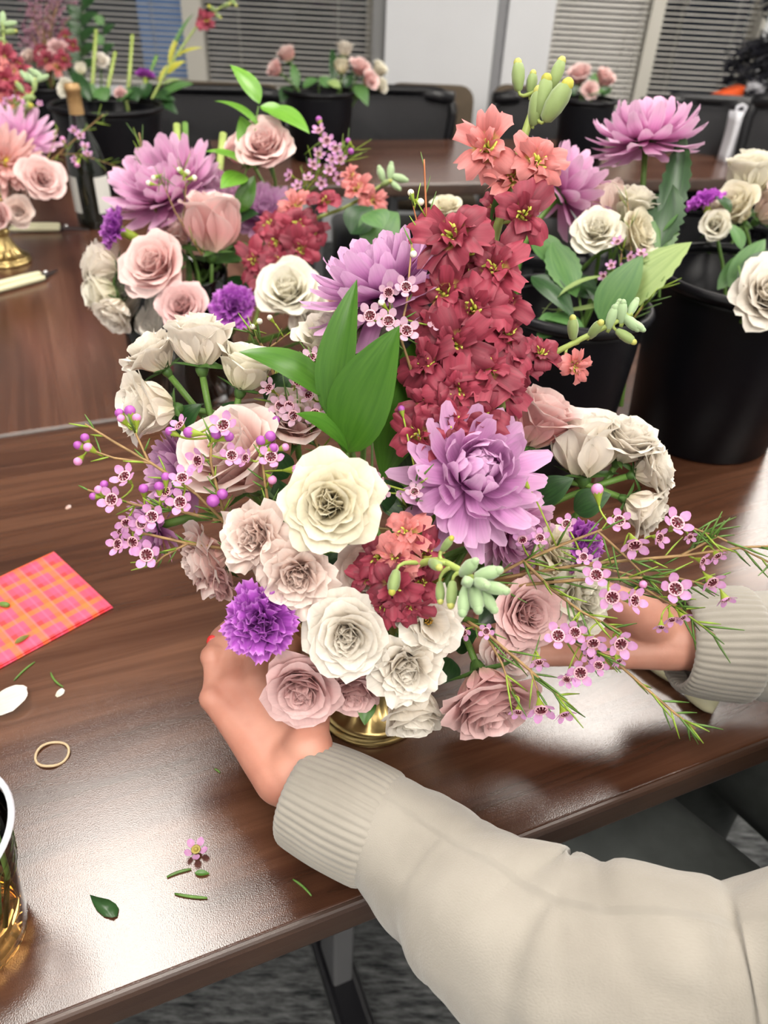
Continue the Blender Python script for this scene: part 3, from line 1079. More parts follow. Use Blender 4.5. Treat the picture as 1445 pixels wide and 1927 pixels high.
def carn_proto(col, seed):
    key = ('carn', col, seed)
    if key in PROTO:
        return PROTO[key]
    rnd = random.Random(seed * 11 + 5)
    out = []
    for n, L, a0, a1 in ((5, .72, .05, .10), (7, .80, .22, .42), (9, .88, .45, .80), (10, .95, .68, 1.18), (10, 1.02, .9, 1.55)):
        ms = [pmesh(PM[col], L=L * rnd.uniform(.94, 1.06), W=.36, a0=a0, a1=a1, Rc=.5, rho0=.03, z0=-.12, ruf=.085, k=rnd.uniform(6, 9), nu=15, nv=7, claw=.16, point=.16, teeth=.07, rnd=rnd, edge=.08) for q in range(3)]
        ph = rnd.random() * 6
        for i in range(n):
            out.append(('petal', ms[i % 3], M.Rotation(ph + 2 * pi * i / n + rnd.uniform(-.2, .2), 4, 'Z') @ M.Rotation(rnd.uniform(-.18, .18), 4, 'Y') @ M.Rotation(rnd.uniform(-.35, .35), 4, 'X') @ M.Scale(rnd.uniform(.88, 1.04), 4)))
    b = MB(); b.lathe([(.06, -.78), (.16, -.72), (.19, -.5), (.18, -.2), (.22, .02), (.16, .06)], 12)
    out.append(('calyx', b.mesh('calyx', CALYX), None))
    PROTO[key] = out
    return out


def frame(pos, face, scale, spin):
    z = face.normalized()
    x = z.orthogonal().normalized()
    y = z.cross(x)
    m = M(((x.x, y.x, z.x, 0), (x.y, y.y, z.y, 0), (x.z, y.z, z.z, 0), (0, 0, 0, 1)))
    return M.Translation(pos) @ m @ M.Rotation(spin, 4, 'Z') @ M.Scale(scale, 4)


def bez(a, b, c, n=9):
    return [a * (1 - t) ** 2 + b * 2 * t * (1 - t) + c * t * t for t in [i / (n - 1) for i in range(n)]]


SEEDN = [0]


def bloom(name, proto, label, cat, px, py, d, dia, face, anchor=None, stem_r=.0022, stem_mat=None, group=None, spin=None, fill=.9, stem_off=.24):
    SEEDN[0] += 1
    pos = at(px, py, d)
    sc = R(dia, d) / 2 / fill
    fc = fv(*face)
    sp = SEEDN[0] * 1.7 if spin is None else spin
    mt = frame(pos - fc * sc * .35, fc, sc, sp)
    r = thing(name, label, cat, mat=mt, group=group)
    for nm, me, lm in proto:
        obj(nm, me, r, lm)
    if anchor is not None:
        a = mt @ V((0, 0, -stem_off))
        ds = (anchor - a).length
        pts = bez(a, a - fc * ds * .45, anchor)
        inv = mt.inverted()
        b = MB(); b.tube([inv @ p for p in pts], stem_r / sc, 7)
        b.build('stem', stem_mat or GREEN_STEM, r)
    return r


def rose(px, py, d, dia, face, col, style, label, anchor=None, seed=None, **k):
    fill = {'open': .90, 'garden': .84, 'half': .76, 'cup': .58, 'classic': .84, 'flat': .98}[style]
    sd = (SEEDN[0] % 3) if seed is None else seed
    return bloom('rose', rose_proto(col, style, sd), label, 'rose', px, py, d, dia, face, anchor, fill=fill, **k)


def mum(px, py, d, dia, face, col, style, label, anchor=None, seed=1, **k):
    return bloom('chrysanthemum', mum_proto(col, style, seed), label, 'chrysanthemum', px, py, d, dia, face, anchor, stem_r=.003, fill=.95, stem_off=.13, **k)


def carn(px, py, d, dia, face, col, label, anchor=None, seed=1, **k):
    return bloom('carnation', carn_proto(col, seed), label, 'carnation', px, py, d, dia, face, anchor, stem_mat=GREEN_STEM, fill=.92, stem_off=.74, **k)


# ------------------------------------------------------------------ stock (matthiola): stem > floret > petal
def floret_proto(col, seed):
    key = ('floret', col, seed)
    if key in PROTO:
        return PROTO[key]
    rnd = random.Random(seed * 7 + 1)
    pet = []
    n1 = 5 + seed % 2
    for i in range(n1):
        me = pmesh(PM[col], L=rnd.uniform(.95, 1.25), W=rnd.uniform(.30, .44), a0=rnd.uniform(.45, .8), a1=rnd.uniform(1.5, 2.7), Rc=rnd.uniform(.6, 2), rho0=.08, z0=0, ruf=.09, k=rnd.uniform(2.5, 5), nu=8, nv=8, claw=.22, point=.04, rnd=rnd, edge=.3, lip=rnd.uniform(-.8, .8))
        pet.append((me, M.Rotation(2 * pi * i / n1 + rnd.uniform(-.35, .35), 4, 'Z') @ M.Rotation(rnd.uniform(-.3, .3), 4, 'X')))
    for i in range(5):
        me = pmesh(PM[col], L=rnd.uniform(.60, .9), W=rnd.uniform(.20, .32), a0=.3, a1=rnd.uniform(.6, 1.9), Rc=.45, rho0=.07, z0=.05, ruf=.10, k=rnd.uniform(3, 5), nu=7, nv=7, claw=.22, point=.1, rnd=rnd, edge=.3, lip=rnd.uniform(-.9, .9))
        pet.append((me, M.Rotation(2 * pi * i / 5 + rnd.uniform(-.4, .4), 4, 'Z') @ M.Rotation(rnd.uniform(-.4, .4), 4, 'X')))
    for i in range(3):
        me = pmesh(PM[col], L=rnd.uniform(.4, .6), W=.14, a0=.1, a1=rnd.uniform(-.3, .9), Rc=.3, rho0=.05, z0=.05, ruf=.05, k=4, nu=5, nv=6, claw=.3, point=.1, rnd=rnd, edge=.25)
        pet.append((me, M.Rotation(2 * pi * i / 3 + rnd.uniform(-.3, .3), 4, 'Z')))
    b = MB()
    b.lathe([(.03, -.42), (.07, -.36), (.09, -.1), (.12, .05), (.06, .12)], 8)
    b.mi = 1
    for i in range(9):
        q = i * .7
        rr = .10 + .06 * (i % 3)
        b.tube([(.05 * cos(q), .05 * sin(q), .02), (rr * cos(q), rr * sin(q), .22), (rr * 1.5 * cos(q + .4), rr * 1.5 * sin(q + .4), .30 + .06 * (i % 2))], [.04, .065, .025], 5)
    cen = b.mesh('floret', [CALYX, YELLOW])
    PROTO[key] = (cen, pet)
    return PROTO[key]


def bud_mesh(mats, seed):
    key = ('bud', tuple(m.name for m in mats), seed)
    if key not in PROTO:
        b = MB()
        b.lathe([(.05, -.5), (.16, -.42), (.24, -.1), (.25, .2), (.20, .42), (.12, .52)], 8, flute=lambda q, t: .08 * cos(4 * q))
        b.mi = 1
        b.ball((0, 0, .50), .17, 8, 5, (1, 1, 1.15))
        PROTO[key] = b.mesh('bud', list(mats))
    return PROTO[key]


def stock(label, stem_pts, florets, buds, stem_r=.003, group=None, stem_mat=None, leaves=(), out=.6):
    """stem_pts, florets, buds by pixel and depth: floret (px,py,d,dia,colour[,face]); bud (px,py,d,len,kind[,face])"""
    pts = [at(*p) for p in stem_pts]
    # smooth the stem
    sp = []
    for i in range(len(pts) - 1):
        a, b_ = pts[i], pts[i + 1]
        a0 = pts[max(0, i - 1)]
        b0 = pts[min(len(pts) - 1, i + 2)]
        for k in range(5):
            t = k / 5
            sp.append(.5 * ((2 * a) + (b_ - a0) * t + (2 * a0 - 5 * a + 4 * b_ - b0) * t * t + (3 * a - a0 - 3 * b_ + b0) * t ** 3))
    sp.append(pts[-1])
    root = thing('stock_stem', label, 'stock flower', pts[0], group=group)
    o = pts[0]
    b = MB(); b.tube([p - o for p in sp], [lerp(stem_r, stem_r * .6, i / len(sp)) for i in range(len(sp))], 8)
    b.build('stem', stem_mat or PALE_STEM, root)
    rnd = random.Random(len(florets) * 3 + int(stem_pts[0][0]))

    def near(p):
        return min(sp, key=lambda q: (q - p).length)
    for fl in florets:
        px, py, d, dia, col = fl[:5]
        p = at(px, py, d)
        if len(fl) > 5:
            fc = fv(*fl[5])
        else:
            q = near(p)
            fc = ((p - q) * 18 - FW * out + V((0, 0, .25)) + V((rnd.uniform(-.3, .3), rnd.uniform(-.3, .3), rnd.uniform(-.3, .3)))).normalized()
        sc = R(dia, d) / 2 / .92
        cen, pet = floret_proto(col, rnd.randrange(6))
        mt = frame(p - fc * sc * .3 - o, fc, sc, rnd.random() * 6)
        f = obj('floret', cen, root, mt)
        for me, lm in pet:
            obj('petal', me, f, lm)
        q = near(p)
        a = mt @ V((0, 0, -.40))
        if (q - o - a).length > .004:
            b = MB(); b.tube(bez(a, a.lerp(q - o, .5) - fc * .004, q - o, 5), .0011, 5)
            b.build('pedicel', stem_mat or PALE_STEM, root)
    for bd in buds:
        px, py, d, ln, kind = bd[:5]
        p = at(px, py, d)
        q = near(p)
        fc = fv(*bd[5]) if len(bd) > 5 else ((p - q).normalized() + sp[-1].__sub__(sp[-4]).normalized() * .6).normalized()
        mats = {'g': (BUDG, BUDY), 'p': (BUDG, BUDPK), 'y': (BUDG, BUDY), 'pale': (BUDGP, BUDGP), 's': (BUDG, PM['salmon'])}[kind]
        sc = R(ln, d) / 1.15 * (1.3 if kind == 'pale' else 1.12)
        mt = frame(p - o, fc, sc, rnd.random() * 6)
        obj('bud', bud_mesh(mats, 0), root, mt)
        a = mt @ V((0, 0, -.46))
        if (q - o - a).length > .003:
            b = MB(); b.tube(bez(a, a - fc * .006, q - o, 5), [.0009, .0010, .0012, .0013, .0014], 5)
            b.build('pedicel', PALE_STEM, root)
    for lf in leaves:
        leaf_part(root, o, *lf)
    return root


# ------------------------------------------------------------------ leaves
def leaf_geo(base, tip, hw, nrm, arch=.12, fold=.25, nu=5, nv=10, wide=.42, serr=0., wave=0., sharp=1.0):
    ax = tip - base
    L = ax.length
    ax.normalize()
    sd = ax.cross(nrm).normalized()
    n = sd.cross(ax).normalized()
    vs, fs, uv = [], [], []
    for j in range(nv):
        v = j / (nv - 1)
        wv = hw * (sin(pi * v ** (log_half(wide))) ** .85) if 0 < v < 1 else 0
        wv *= 1 - (v * .15 * sharp)
        if v == 0:
            wv = hw * .06
        c = base + ax * (L * v) + n * (arch * L * 4 * v * (1 - v))
        for i in range(nu):
            u = 2 * i / (nu - 1) - 1
            e = wv * u * (1 + (serr * (1 if j % 2 else -1) if abs(u) > .9 else 0))
            p = c + sd * e + n * (fold * abs(e) + wave * hw * sin(v * 9 + u * 2) * abs(u))
            vs.append(p)
            uv.append((i / (nu - 1), v))
    for j in range(nv - 1):
        for i in range(nu - 1):
            q = j * nu + i
            fs.append((q, q + 1, q + nu + 1, q + nu))
    return vs, fs, uv


def log_half(w_):
    return math.log(.5) / math.log(w_)


def leaf_part(root, o, b3, t3, wpx, mat, nrm=(0, .3, 1), arch=.1, fold=.25, wide=.42, serr=0., wave=0., name='leaf'):
    base, tip = at(*b3), at(*t3)
    v, f, uv = leaf_geo(base - o, tip - o, R(wpx, (b3[2] + t3[2]) / 2) / 2, fv(*nrm), arch, fold, wide=wide, serr=serr, wave=wave, nv=18 if serr else 11)
    return obj(name, mesh('leaf', v, f, mat, uv), root)


def sprig(label, stem_pts, leaves, mat_stem=None, stem_r=.0016, name='ruscus_sprig', cat='greenery', group=None):
    pts = [at(*p) for p in stem_pts]
    root = thing(name, label, cat, pts[0], group=group)
    o = pts[0]
    b = MB(); b.tube([p - o for p in pts], [lerp(stem_r, stem_r * .5, i / max(1, len(pts) - 1)) for i in range(len(pts))], 7)
    b.build('stem', mat_stem or GREEN_STEM, root)
    for lf in leaves:
        leaf_part(root, o, *lf)
    return root


# ------------------------------------------------------------------ waxflower: sprig > flower > petal
def wax_proto():
    key = ('wax',)
    if key in PROTO:
        return PROTO[key]
    rnd = random.Random(2)
    pets = {}
    for col in ('wax', 'waxpale'):
        ms = [pmesh(PM[col], L=.62, W=.30, a0=1.25, a1=1.25 - .45, Rc=.5, rho0=.38, z0=.0, nu=6, nv=6, claw=.5, point=.25, rnd=rnd, ruf=.02, chan=.05) for q in range(3)]
        pets[col] = ms
    b = MB()
    b.lathe([(.06, -.95), (.10, -.8), (.26, -.35), (.40, -.02)], 10)          # green calyx
    b.mi = 1
    b.lathe([(.40, -.02), (.44, .05), (.40, .08), (.33, .04)], 12)             # pink rim
    b.mi = 2
    b.lathe([(.33, .04), (.24, -.04), (.08, -.07), (.001, -.07)], 12)          # dark cup
    b.tube([(0, 0, -.07), (0.02, 0, .22)], [.04, .02], 5)
    b.mi = 1
    for i in range(10):
        q = i * .628
        b.tube([(.36 * cos(q), .36 * sin(q), .05), (.30 * cos(q), .30 * sin(q), .17), (.24 * cos(q), .24 * sin(q), .15)], .025, 4)
    cup = b.mesh('flower', [CALYX, WAXRIM, WAXCUP])
    buds = {}
    for nm, m_ in (('purple', BUDP), ('pink', BUDPK), ('white', BUDW)):
        b = MB()
        b.lathe([(.05, -.95), (.09, -.8), (.22, -.4), (.33, -.1)], 8)
        b.mi = 1
        b.ball((0, 0, .02), .36, 9, 6)
        buds[nm] = b.mesh('bud', [CALYX, m_])
    PROTO[key] = (cup, pets, buds)
    return PROTO[key]


def waxsprig(label, stems, flowers, buds, needles=26, nlen=60, seed=0, group=None, thin=1.0, col='wax', yellow=.3, stem_mat=None):
    """stems: list of polylines [(px,py,d)..]; the first is the main one. flowers (px,py,d,dia[,face]); buds (px,py,d,dia,kind)"""
    lines = [[at(*p) for p in s] for s in stems]
    o = lines[0][0]
    root = thing('waxflower_sprig', label, 'waxflower', o, group=group)
    rnd = random.Random(seed + 77)
    cup, pets, bd = wax_proto()
    dense = []
    for li, ln in enumerate(lines):
        pp = []
        for i in range(len(ln) - 1):
            for k in range(6):
                pp.append(ln[i].lerp(ln[i + 1], k / 6))
        pp.append(ln[-1])
        r0 = (.0011 if li == 0 else .0008) * thin * SC
        b = MB(); b.tube([p - o for p in pp], [lerp(r0, r0 * .55, i / len(pp)) for i in range(len(pp))], 5)
        b.build('stem', stem_mat or TWIG, root)
        dense += pp

    def join(p, fc, ln):
        # branch from the nearest stem point that lies below the flower
        q = min(dense, key=lambda s: (s - p).length + (.02 if (s - p).length < .006 else 0))
        return q
    allb = MB()
    allb.mi = 0
    for fl in flowers:
        px, py, d, dia = fl[:4]
        p = at(px, py, d)
        q = join(p, None, 0)
        fc = fv(*fl[4]) if len(fl) > 4 else ((p - q).normalized() * .5 - FW * .75 + V((rnd.uniform(-.35, .35), rnd.uniform(-.35, .35), rnd.uniform(-.2, .4)))).normalized()
        sc = R(dia, d) / 2 / .95
        mt = frame(p - o, fc, sc, rnd.random() * 6)
        f = obj('flower', cup, root, mt)
        ms = pets[col]
        for i in range(5):
            obj('petal', ms[i % 3], f, M.Rotation(2 * pi * i / 5 + rnd.uniform(-.12, .12), 4, 'Z'))
        a = mt @ V((0, 0, -.9))
        allb.tube(bez(a, a - fc * .006, q - o, 5), .0006 * thin * SC, 4)
    for bu in buds:
        px, py, d, dia, kind = bu[:5]
        p = at(px, py, d)
        q = join(p, None, 0)
        fc = ((p - q).normalized() + V((rnd.uniform(-.3, .3), rnd.uniform(-.3, .3), rnd.uniform(-.1, .4)))).normalized()
        sc = R(dia, d) / .72
        mt = frame(p - o, fc, sc, 0)
        obj('bud', bd[kind], root, mt)
        a = mt @ V((0, 0, -.9))
        allb.tube(bez(a, a - fc * .005, q - o, 5), .0006 * thin * SC, 4)
    if flowers or buds:
        allb.build('flower_stalks', CALYX, root)['kind'] = 'stuff'
    nb = MB()
    dd = stems[0][0][2]
    for i in range(int(needles * .72)):
        k = rnd.randrange(len(dense))
        p = dense[k]
        t = (dense[min(k + 1, len(dense) - 1)] - dense[max(0, k - 1)])
        t = t.normalized() if t.length > 1e-6 else V((0, 0, 1))
        sd = t.orthogonal().normalized()
        sd = M.Rotation(rnd.random() * 6.28, 3, t) @ sd
        dr = (t * rnd.uniform(.5, 1.3) + sd * rnd.uniform(.5, 1.0)).normalized()
        L = R(nlen, dd) * rnd.uniform(.55, 1.1)
        mid = p + dr * L * .5 + t * L * .04
        nb.mi = 1 if rnd.random() < yellow else 0
        r_ = .00064 * thin * SC
        nb.tube([p - o, mid - o, p + dr * L + t * L * .12 - o], [r_ * .7, r_, r_ * .35], 4)
    if needles:
        nb.build('needle_leaves', [NEEDLE, NEEDLE_Y], root)['kind'] = 'stuff'
    return root

# ------------------------------------------------------------------ brass compote vases
def compote(label, p, s=1.0):
    r = thing('brass_vase', label, 'vase', V((p.x, p.y, p.z)))
    fl = lambda q, t: .055 * cos(12 * q) * sin(pi * min(1, max(0, t)))
    b = MB(); b.lathe([(x * s, z * s) for x, z in ((.001, 0.0), (.0395, 0.0), (.0405, .002), (.0395, .0045), (.0370, .0055), (.0380, .007), (.0378, .009), (.0355, .0105))], 48)
    b.build('base_ring', BRASS, r)
    b = MB(); b.lathe([(x * s, z * s) for x, z in ((.0355, .0105), (.031, .013), (.025, .018), (.0195, .026), (.0155, .035), (.0125, .044))], 72, flute=fl)
    b.build('fluted_foot', BRASS, r)
    b = MB(); b.lathe([(x * s, z * s) for x, z in ((.0125, .044), (.0125, .046), (.016, .049), (.0165, .052), (.013, .055), (.012, .058), (.017, .061), (.018, .063))], 32)
    b.build('stem_knop', BRASS, r)
    b = MB(); b.lathe([(x * s, z * s) for x, z in ((.018, .063), (.032, .067), (.046, .078), (.055, .095), (.058, .112), (.060, .118), (.0575, .119), (.052, .100), (.043, .084), (.001, .076))], 72, flute=lambda q, t: .03 * cos(16 * q) * max(0, sin(pi * min(1, t * 1.5))))
    b.build('bowl', BRASS, r)
    return r


VP = on(697, 1322)
compote('fluted brass footed vase held between two hands', VP, SC)
VA = V((VP.x, VP.y, TZ + .10 * SC))           # where the stems meet


def av(i=0):
    rnd = random.Random(i)
    return VA + V((rnd.uniform(-.03, .03), rnd.uniform(-.03, .03), rnd.uniform(-.005, .01)))


# ------------------------------------------------------------------ the bouquet in the brass vase
rose(622, 948, .368, 205, (.02, .02, 1), 'cream', 'open', 'large open cream rose in the middle of the bouquet', av(1), seed=0)
rose(655, 1192, .392, 178, (-.05, -.12, 1), 'white', 'open', 'open white rose between the purple carnation and the front stock', av(2), seed=1)
rose(762, 1250, .402, 150, (.1, -.25, 1), 'white', 'garden', 'ruffled ivory rose below the white rose with yellow stamens', av(3), seed=0)
rose(808, 1172, .398, 150, (.25, -.05, 1), 'white', 'flat', 'flat open white rose with yellow stamens under the red stock', av(4), seed=1)
rose(775, 1325, .418, 140, (.15, -.85, .5), 'white', 'half', 'white rose hanging lowest, over the brass foot', av(5), seed=2)
rose(560, 1078, .388, 150, (.1, -.25, 1), 'blush', 'garden', 'ruffled blush rose just above the purple carnation', av(6), seed=1)
rose(484, 1012, .392, 145, (-.35, .05, 1), 'blush', 'garden', 'ruffled blush rose between the pale pink and large cream roses', av(7), seed=2)
rose(395, 1050, .425, 155, (-.85, -.25, .45), 'pale', 'open', 'pale pink rose drooping toward the plaid napkin', av(8), seed=0)
rose(410, 1085, .43, 110, (-.5, -.7, .45), 'dusty', 'open', 'dusty pink rose tucked behind the purple carnation', av(9), seed=1)
rose(452, 872, .432, 228, (-.25, .55, .7), 'pale', 'half', 'big pale pink rose behind ripe purple waxflower buds', av(10), seed=1)
rose(292, 672, .445, 135, (-.55, .75, .3), 'white', 'open', 'white rose leaning back at the tip of the white spray', av(11), seed=2)
rose(375, 650, .435, 150, (-.05, .95, .25), 'white', 'half', 'white rose seen from the side on a green stalk', av(12), seed=0)
rose(288, 768, .435, 150, (-.75, -.05, .5), 'white', 'half', 'white rose facing outward just above the purple waxflower buds', av(13), seed=1)
rose(462, 700, .44, 135, (.3, .85, .3), 'ivory', 'half', 'ivory rose under the tip of the long green leaf', av(14), seed=2)
rose(622, 652, .462, 150, (-.1, .75, .55), 'ivory', 'half', 'ivory rose behind the upright green leaf', av(15), seed=0)
rose(700, 640, .468, 120, (.1, .7, .55), 'white', 'half', 'white rose behind the drooping lilac petal', av(16), seed=1)
rose(560, 800, .44, 140, (.1, .5, .8), 'pale', 'half', 'pink rose deep behind the waxflowers by the green leaves', av(17), seed=2)
rose(1100, 850, .465, 140, (-.05, .9, .35), 'white', 'cup', 'white half-open rose beside the lilac chrysanthemum', av(18), seed=0)
rose(1178, 838, .462, 150, (.25, .75, .5), 'white', 'open', 'ruffled white rose on top of the spray near the black bucket', av(19), seed=1)
rose(1222, 885, .458, 130, (.85, .25, .4), 'white', 'open', 'white rose turned to the black bucket', av(20), seed=2)
rose(1205, 955, .456, 115, (.75, -.45, .4), 'white', 'half', 'white rose drooping lowest on the spray near the black bucket', av(21), seed=0)
rose(1008, 800, .462, 165, (.35, .75, .35), 'pink', 'half', 'pink rose behind the lilac chrysanthemum', av(22), seed=1)
rose(915, 1305, .412, 200, (.22, -.72, .62), 'dusty', 'classic', 'dusty pink rose hanging face down beside the lowest waxflowers', av(23), seed=2)
rose(572, 1285, .418, 165, (-.05, -.35, .9), 'dusty', 'classic', 'dusty pink rose under the purple carnation, touching the thumb', av(24), seed=0)
rose(985, 1150, .425, 150, (.25, 0, .95), 'dusty', 'classic', 'dusty pink rose behind the bare waxflower twigs', av(25), seed=1)
rose(1085, 1125, .438, 140, (.5, .05, .85), 'ivory', 'garden', 'ivory ruffled rose near the far hand', av(26), seed=2)
rose(1040, 1040, .44, 110, (.5, .2, .8), 'cream', 'garden', 'small cream rose beside the half hidden purple carnation', av(27), seed=0)
rose(955, 1215, .43, 130, (.3, -.3, .9), 'pale', 'classic', 'pale rose above the hanging dusty pink rose', av(28), seed=1)
rose(665, 1290, .43, 110, (0, -.6, .8), 'dusty', 'half', 'dusty pink rose above the brass foot', av(29), seed=2)
rose(690, 1070, .425, 130, (0, 0, 1), 'blush', 'half', 'blush rose deep behind the front red stock', av(30), seed=0)
carn(486, 1176, .382, 168, (-.1, -.05, 1), 'purple', 'purple ruffled carnation in front of the near hand', av(31), seed=1)
carn(1105, 1030, .44, 115, (.7, -.15, .65), 'purple', 'purple carnation half hidden in waxflowers near the far cuff', av(32), seed=2)
mum(905, 880, .392, 300, (.22, .28, 1), 'lilac', 'incurve', 'large lilac chrysanthemum with hooked petals under the red stock', av(33), seed=1)
mum(708, 508, .436, 285, (-.32, .78, .42), 'lilac', 'spider', 'lilac chrysanthemum standing high against the tall crimson stock', av(34), seed=2)
mum(318, 885, .455, 165, (-.75, .15, .5), 'lilac', 'spider', 'lilac chrysanthemum under the white spray, behind purple buds', av(35), seed=3)
mum(985, 1010, .43, 175, (.45, -.3, .85), 'lilacpink', 'incurve', 'lilac chrysanthemum veiled by bare waxflower twigs', av(36), seed=4)
mum(275, 1000, .45, 120, (-.8, -.35, .4), 'lilac', 'spider', 'low lilac chrysanthemum behind waxflower heads above the napkin', av(37), seed=3)

b3 = (830, 900, .44)
stock('tall crimson stock spike rising above the bouquet', [(780, 1050, .46), (835, 880, .445), (868, 740, .44), (895, 600, .432), (925, 470, .428), (958, 350, .424), (985, 260, .42), (1005, 200, .418), (1010, 170, .418)],
      [(915, 275, .408, 118, 'salmon'), (1015, 300, .408, 112, 'salmon'), (965, 330, .412, 95, 'salmon'), (988, 402, .408, 118, 'crimson'), (846, 440, .402, 142, 'crimson'), (935, 395, .43, 90, 'crimson'), (930, 500, .405, 130, 'crimson'),
       (838, 545, .405, 130, 'crimson'), (950, 560, .405, 115, 'crimson'), (885, 470, .412, 110, 'crimson'), (890, 580, .402, 125, 'crimson'), (955, 620, .408, 110, 'crimson'), (855, 650, .400, 135, 'crimson'),
       (800, 680, .405, 115, 'crimson'), (920, 690, .402, 125, 'crimson'), (862, 735, .400, 125, 'crimson'), (805, 760, .405, 105, 'crimson'), (905, 775, .403, 120, 'crimson'), (850, 790, .402, 115, 'crimson'),
       (785, 818, .402, 100, 'crimson', (-.2, 0, 1)), (955, 730, .41, 95, 'crimson'), (820, 600, .41, 100, 'crimson'), (965, 665, .412, 85, 'crimson'), (880, 690, .42, 110, 'crimson'), (900, 640, .42, 120, 'crimson'), (870, 520, .425, 110, 'crimson')],
      [(975, 146, .416, 52, 'g', (-.05, 1, .1)), (1020, 185, .412, 66, 's', (.2, .95, .2)), (1046, 142, .416, 54, 'g', (.35, .9, .1)), (1045, 195, .408, 74, 's', (.5, .75, .3)), (1008, 205, .414, 60, 'y', (.1, .9, .3)), (1000, 160, .418, 40, 'g', (.1, .9, .2))],
      stem_r=.0034 * SC, leaves=[((925, 430, .43), (940, 350, .428), 34, MIDLEAF, (.5, 0, 1))])
stock('arching red stock side shoot pointing at the black bucket', [(900, 860, .45), (960, 740, .445), (1020, 680, .44), (1080, 645, .435), (1140, 615, .43), (1190, 590, .425)],
      [(1020, 662, .43, 80, 'crimson', (.2, .3, .9)), (1085, 690, .428, 62, 'salmon', (.5, -.3, .8)), (985, 690, .432, 70, 'crimson')],
      [(1078, 620, .432, 42, 'y'), (1118, 622, .43, 42, 'g'), (1150, 600, .428, 36, 'pale'), (1170, 590, .426, 34, 'pale'), (1190, 580, .426, 30, 'pale'), (1185, 605, .426, 34, 'pale'), (1175, 632, .428, 40, 'g'), (1160, 585, .428, 30, 'pale'), (1198, 612, .425, 26, 'pale')],
      stem_r=.0022 * SC)
stock('front crimson stock shoot with a pale green bud head bending forward', [(740, 1190, .42), (745, 1120, .40), (775, 1070, .385), (820, 1055, .365), (860, 1070, .35), (900, 1095, .338)],
      [(765, 1000, .385, 95, 'salmon', (0, .5, .9)), (712, 1050, .385, 95, 'crimson'), (745, 1045, .38, 90, 'salmon'), (742, 1105, .378, 105, 'crimson'), (800, 1042, .385, 95, 'crimson'), (725, 1145, .382, 80, 'crimson', (-.3, -.5, .8)),
       (770, 1145, .382, 85, 'crimson', (.1, -.6, .8)), (690, 1085, .388, 70, 'crimson'), (790, 1095, .384, 90, 'crimson')],
      [(742, 1092, .366, 46, 's', (-.2, -.9, .4)), (840, 1025, .358, 36, 's', (.4, .6, .5)), (818, 1062, .352, 44, 'y', (.3, -.2, .9)), (828, 1112, .352, 40, 'y', (0, -.9, .4)), (850, 1115, .345, 48, 'g', (-.1, -1, .3)), (880, 1070, .342, 44, 'pale', (.4, .5, .6)),
       (915, 1080, .335, 46, 'pale', (.8, .3, .5)), (925, 1105, .333, 48, 'pale', (.9, -.2, .5)), (895, 1120, .335, 50, 'pale', (.1, -.9, .5)), (875, 1125, .338, 50, 'pale', (-.2, -.9, .4)), (905, 1098, .328, 44, 'pale', (.3, -.1, 1)), (880, 1095, .332, 42, 'pale', (-.2, .1, 1)), (915, 1125, .336, 46, 'pale', (.5, -.8, .4))],
      stem_r=.0024 * SC, out=.8)

sprig('ruscus sprig with four glossy green leaves in the middle of the bouquet', [(700, 1000, .45), (655, 860, .43), (640, 790, .425), (628, 740, .42)],
      [((628, 755, .42), (448, 662, .405), 84, RUSCUS, (.25, .6, .8), .14, .2, .45), ((622, 790, .415), (672, 525, .392), 84, RUSCUS, (-.3, .1, 1), .06, .35, .42), ((648, 850, .418), (752, 612, .382), 138, RUSCUS, (-.25, .1, 1), .05, .28, .42), ((655, 850, .412), (556, 778, .40), 70, RUSCUS, (0, .8, .6), .1, .3, .5),
       ((720, 900, .44), (780, 640, .43), 110, RUSCUS, (.3, 0, 1), .05, .2, .5)])
FILL = [((600, 1070), (690, 1100)), ((720, 930), (790, 990)), ((640, 1040), (600, 1130)), ((850, 1210), (900, 1190)), ((850, 1240), (820, 1290)), ((540, 900), (500, 840)), ((420, 760), (470, 830)), ((1010, 940), (1080, 900)), ((1080, 960), (1150, 930)), ((950, 1120), (900, 1180)),
        ((760, 900), (730, 820)), ((690, 760), (720, 700)), ((500, 760), (560, 700)), ((1010, 1080), (1090, 1080)), ((540, 960), (520, 900)), ((330, 820), (380, 760)), ((880, 1010), (850, 960)), ((700, 1010), (660, 1030)), ((620, 1090), (660, 1060)), ((760, 960), (700, 900))]
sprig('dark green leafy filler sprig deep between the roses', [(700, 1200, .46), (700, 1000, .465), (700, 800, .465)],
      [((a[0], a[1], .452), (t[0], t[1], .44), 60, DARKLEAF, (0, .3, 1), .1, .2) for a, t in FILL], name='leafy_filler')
sprig('small green leaf hanging against the brass foot', [(700, 1290, .44), (692, 1305, .435)], [((692, 1305, .435), (686, 1365, .428), 40, RUSCUS, (0, .1, 1), .1, .2)], name='leaf_spray')

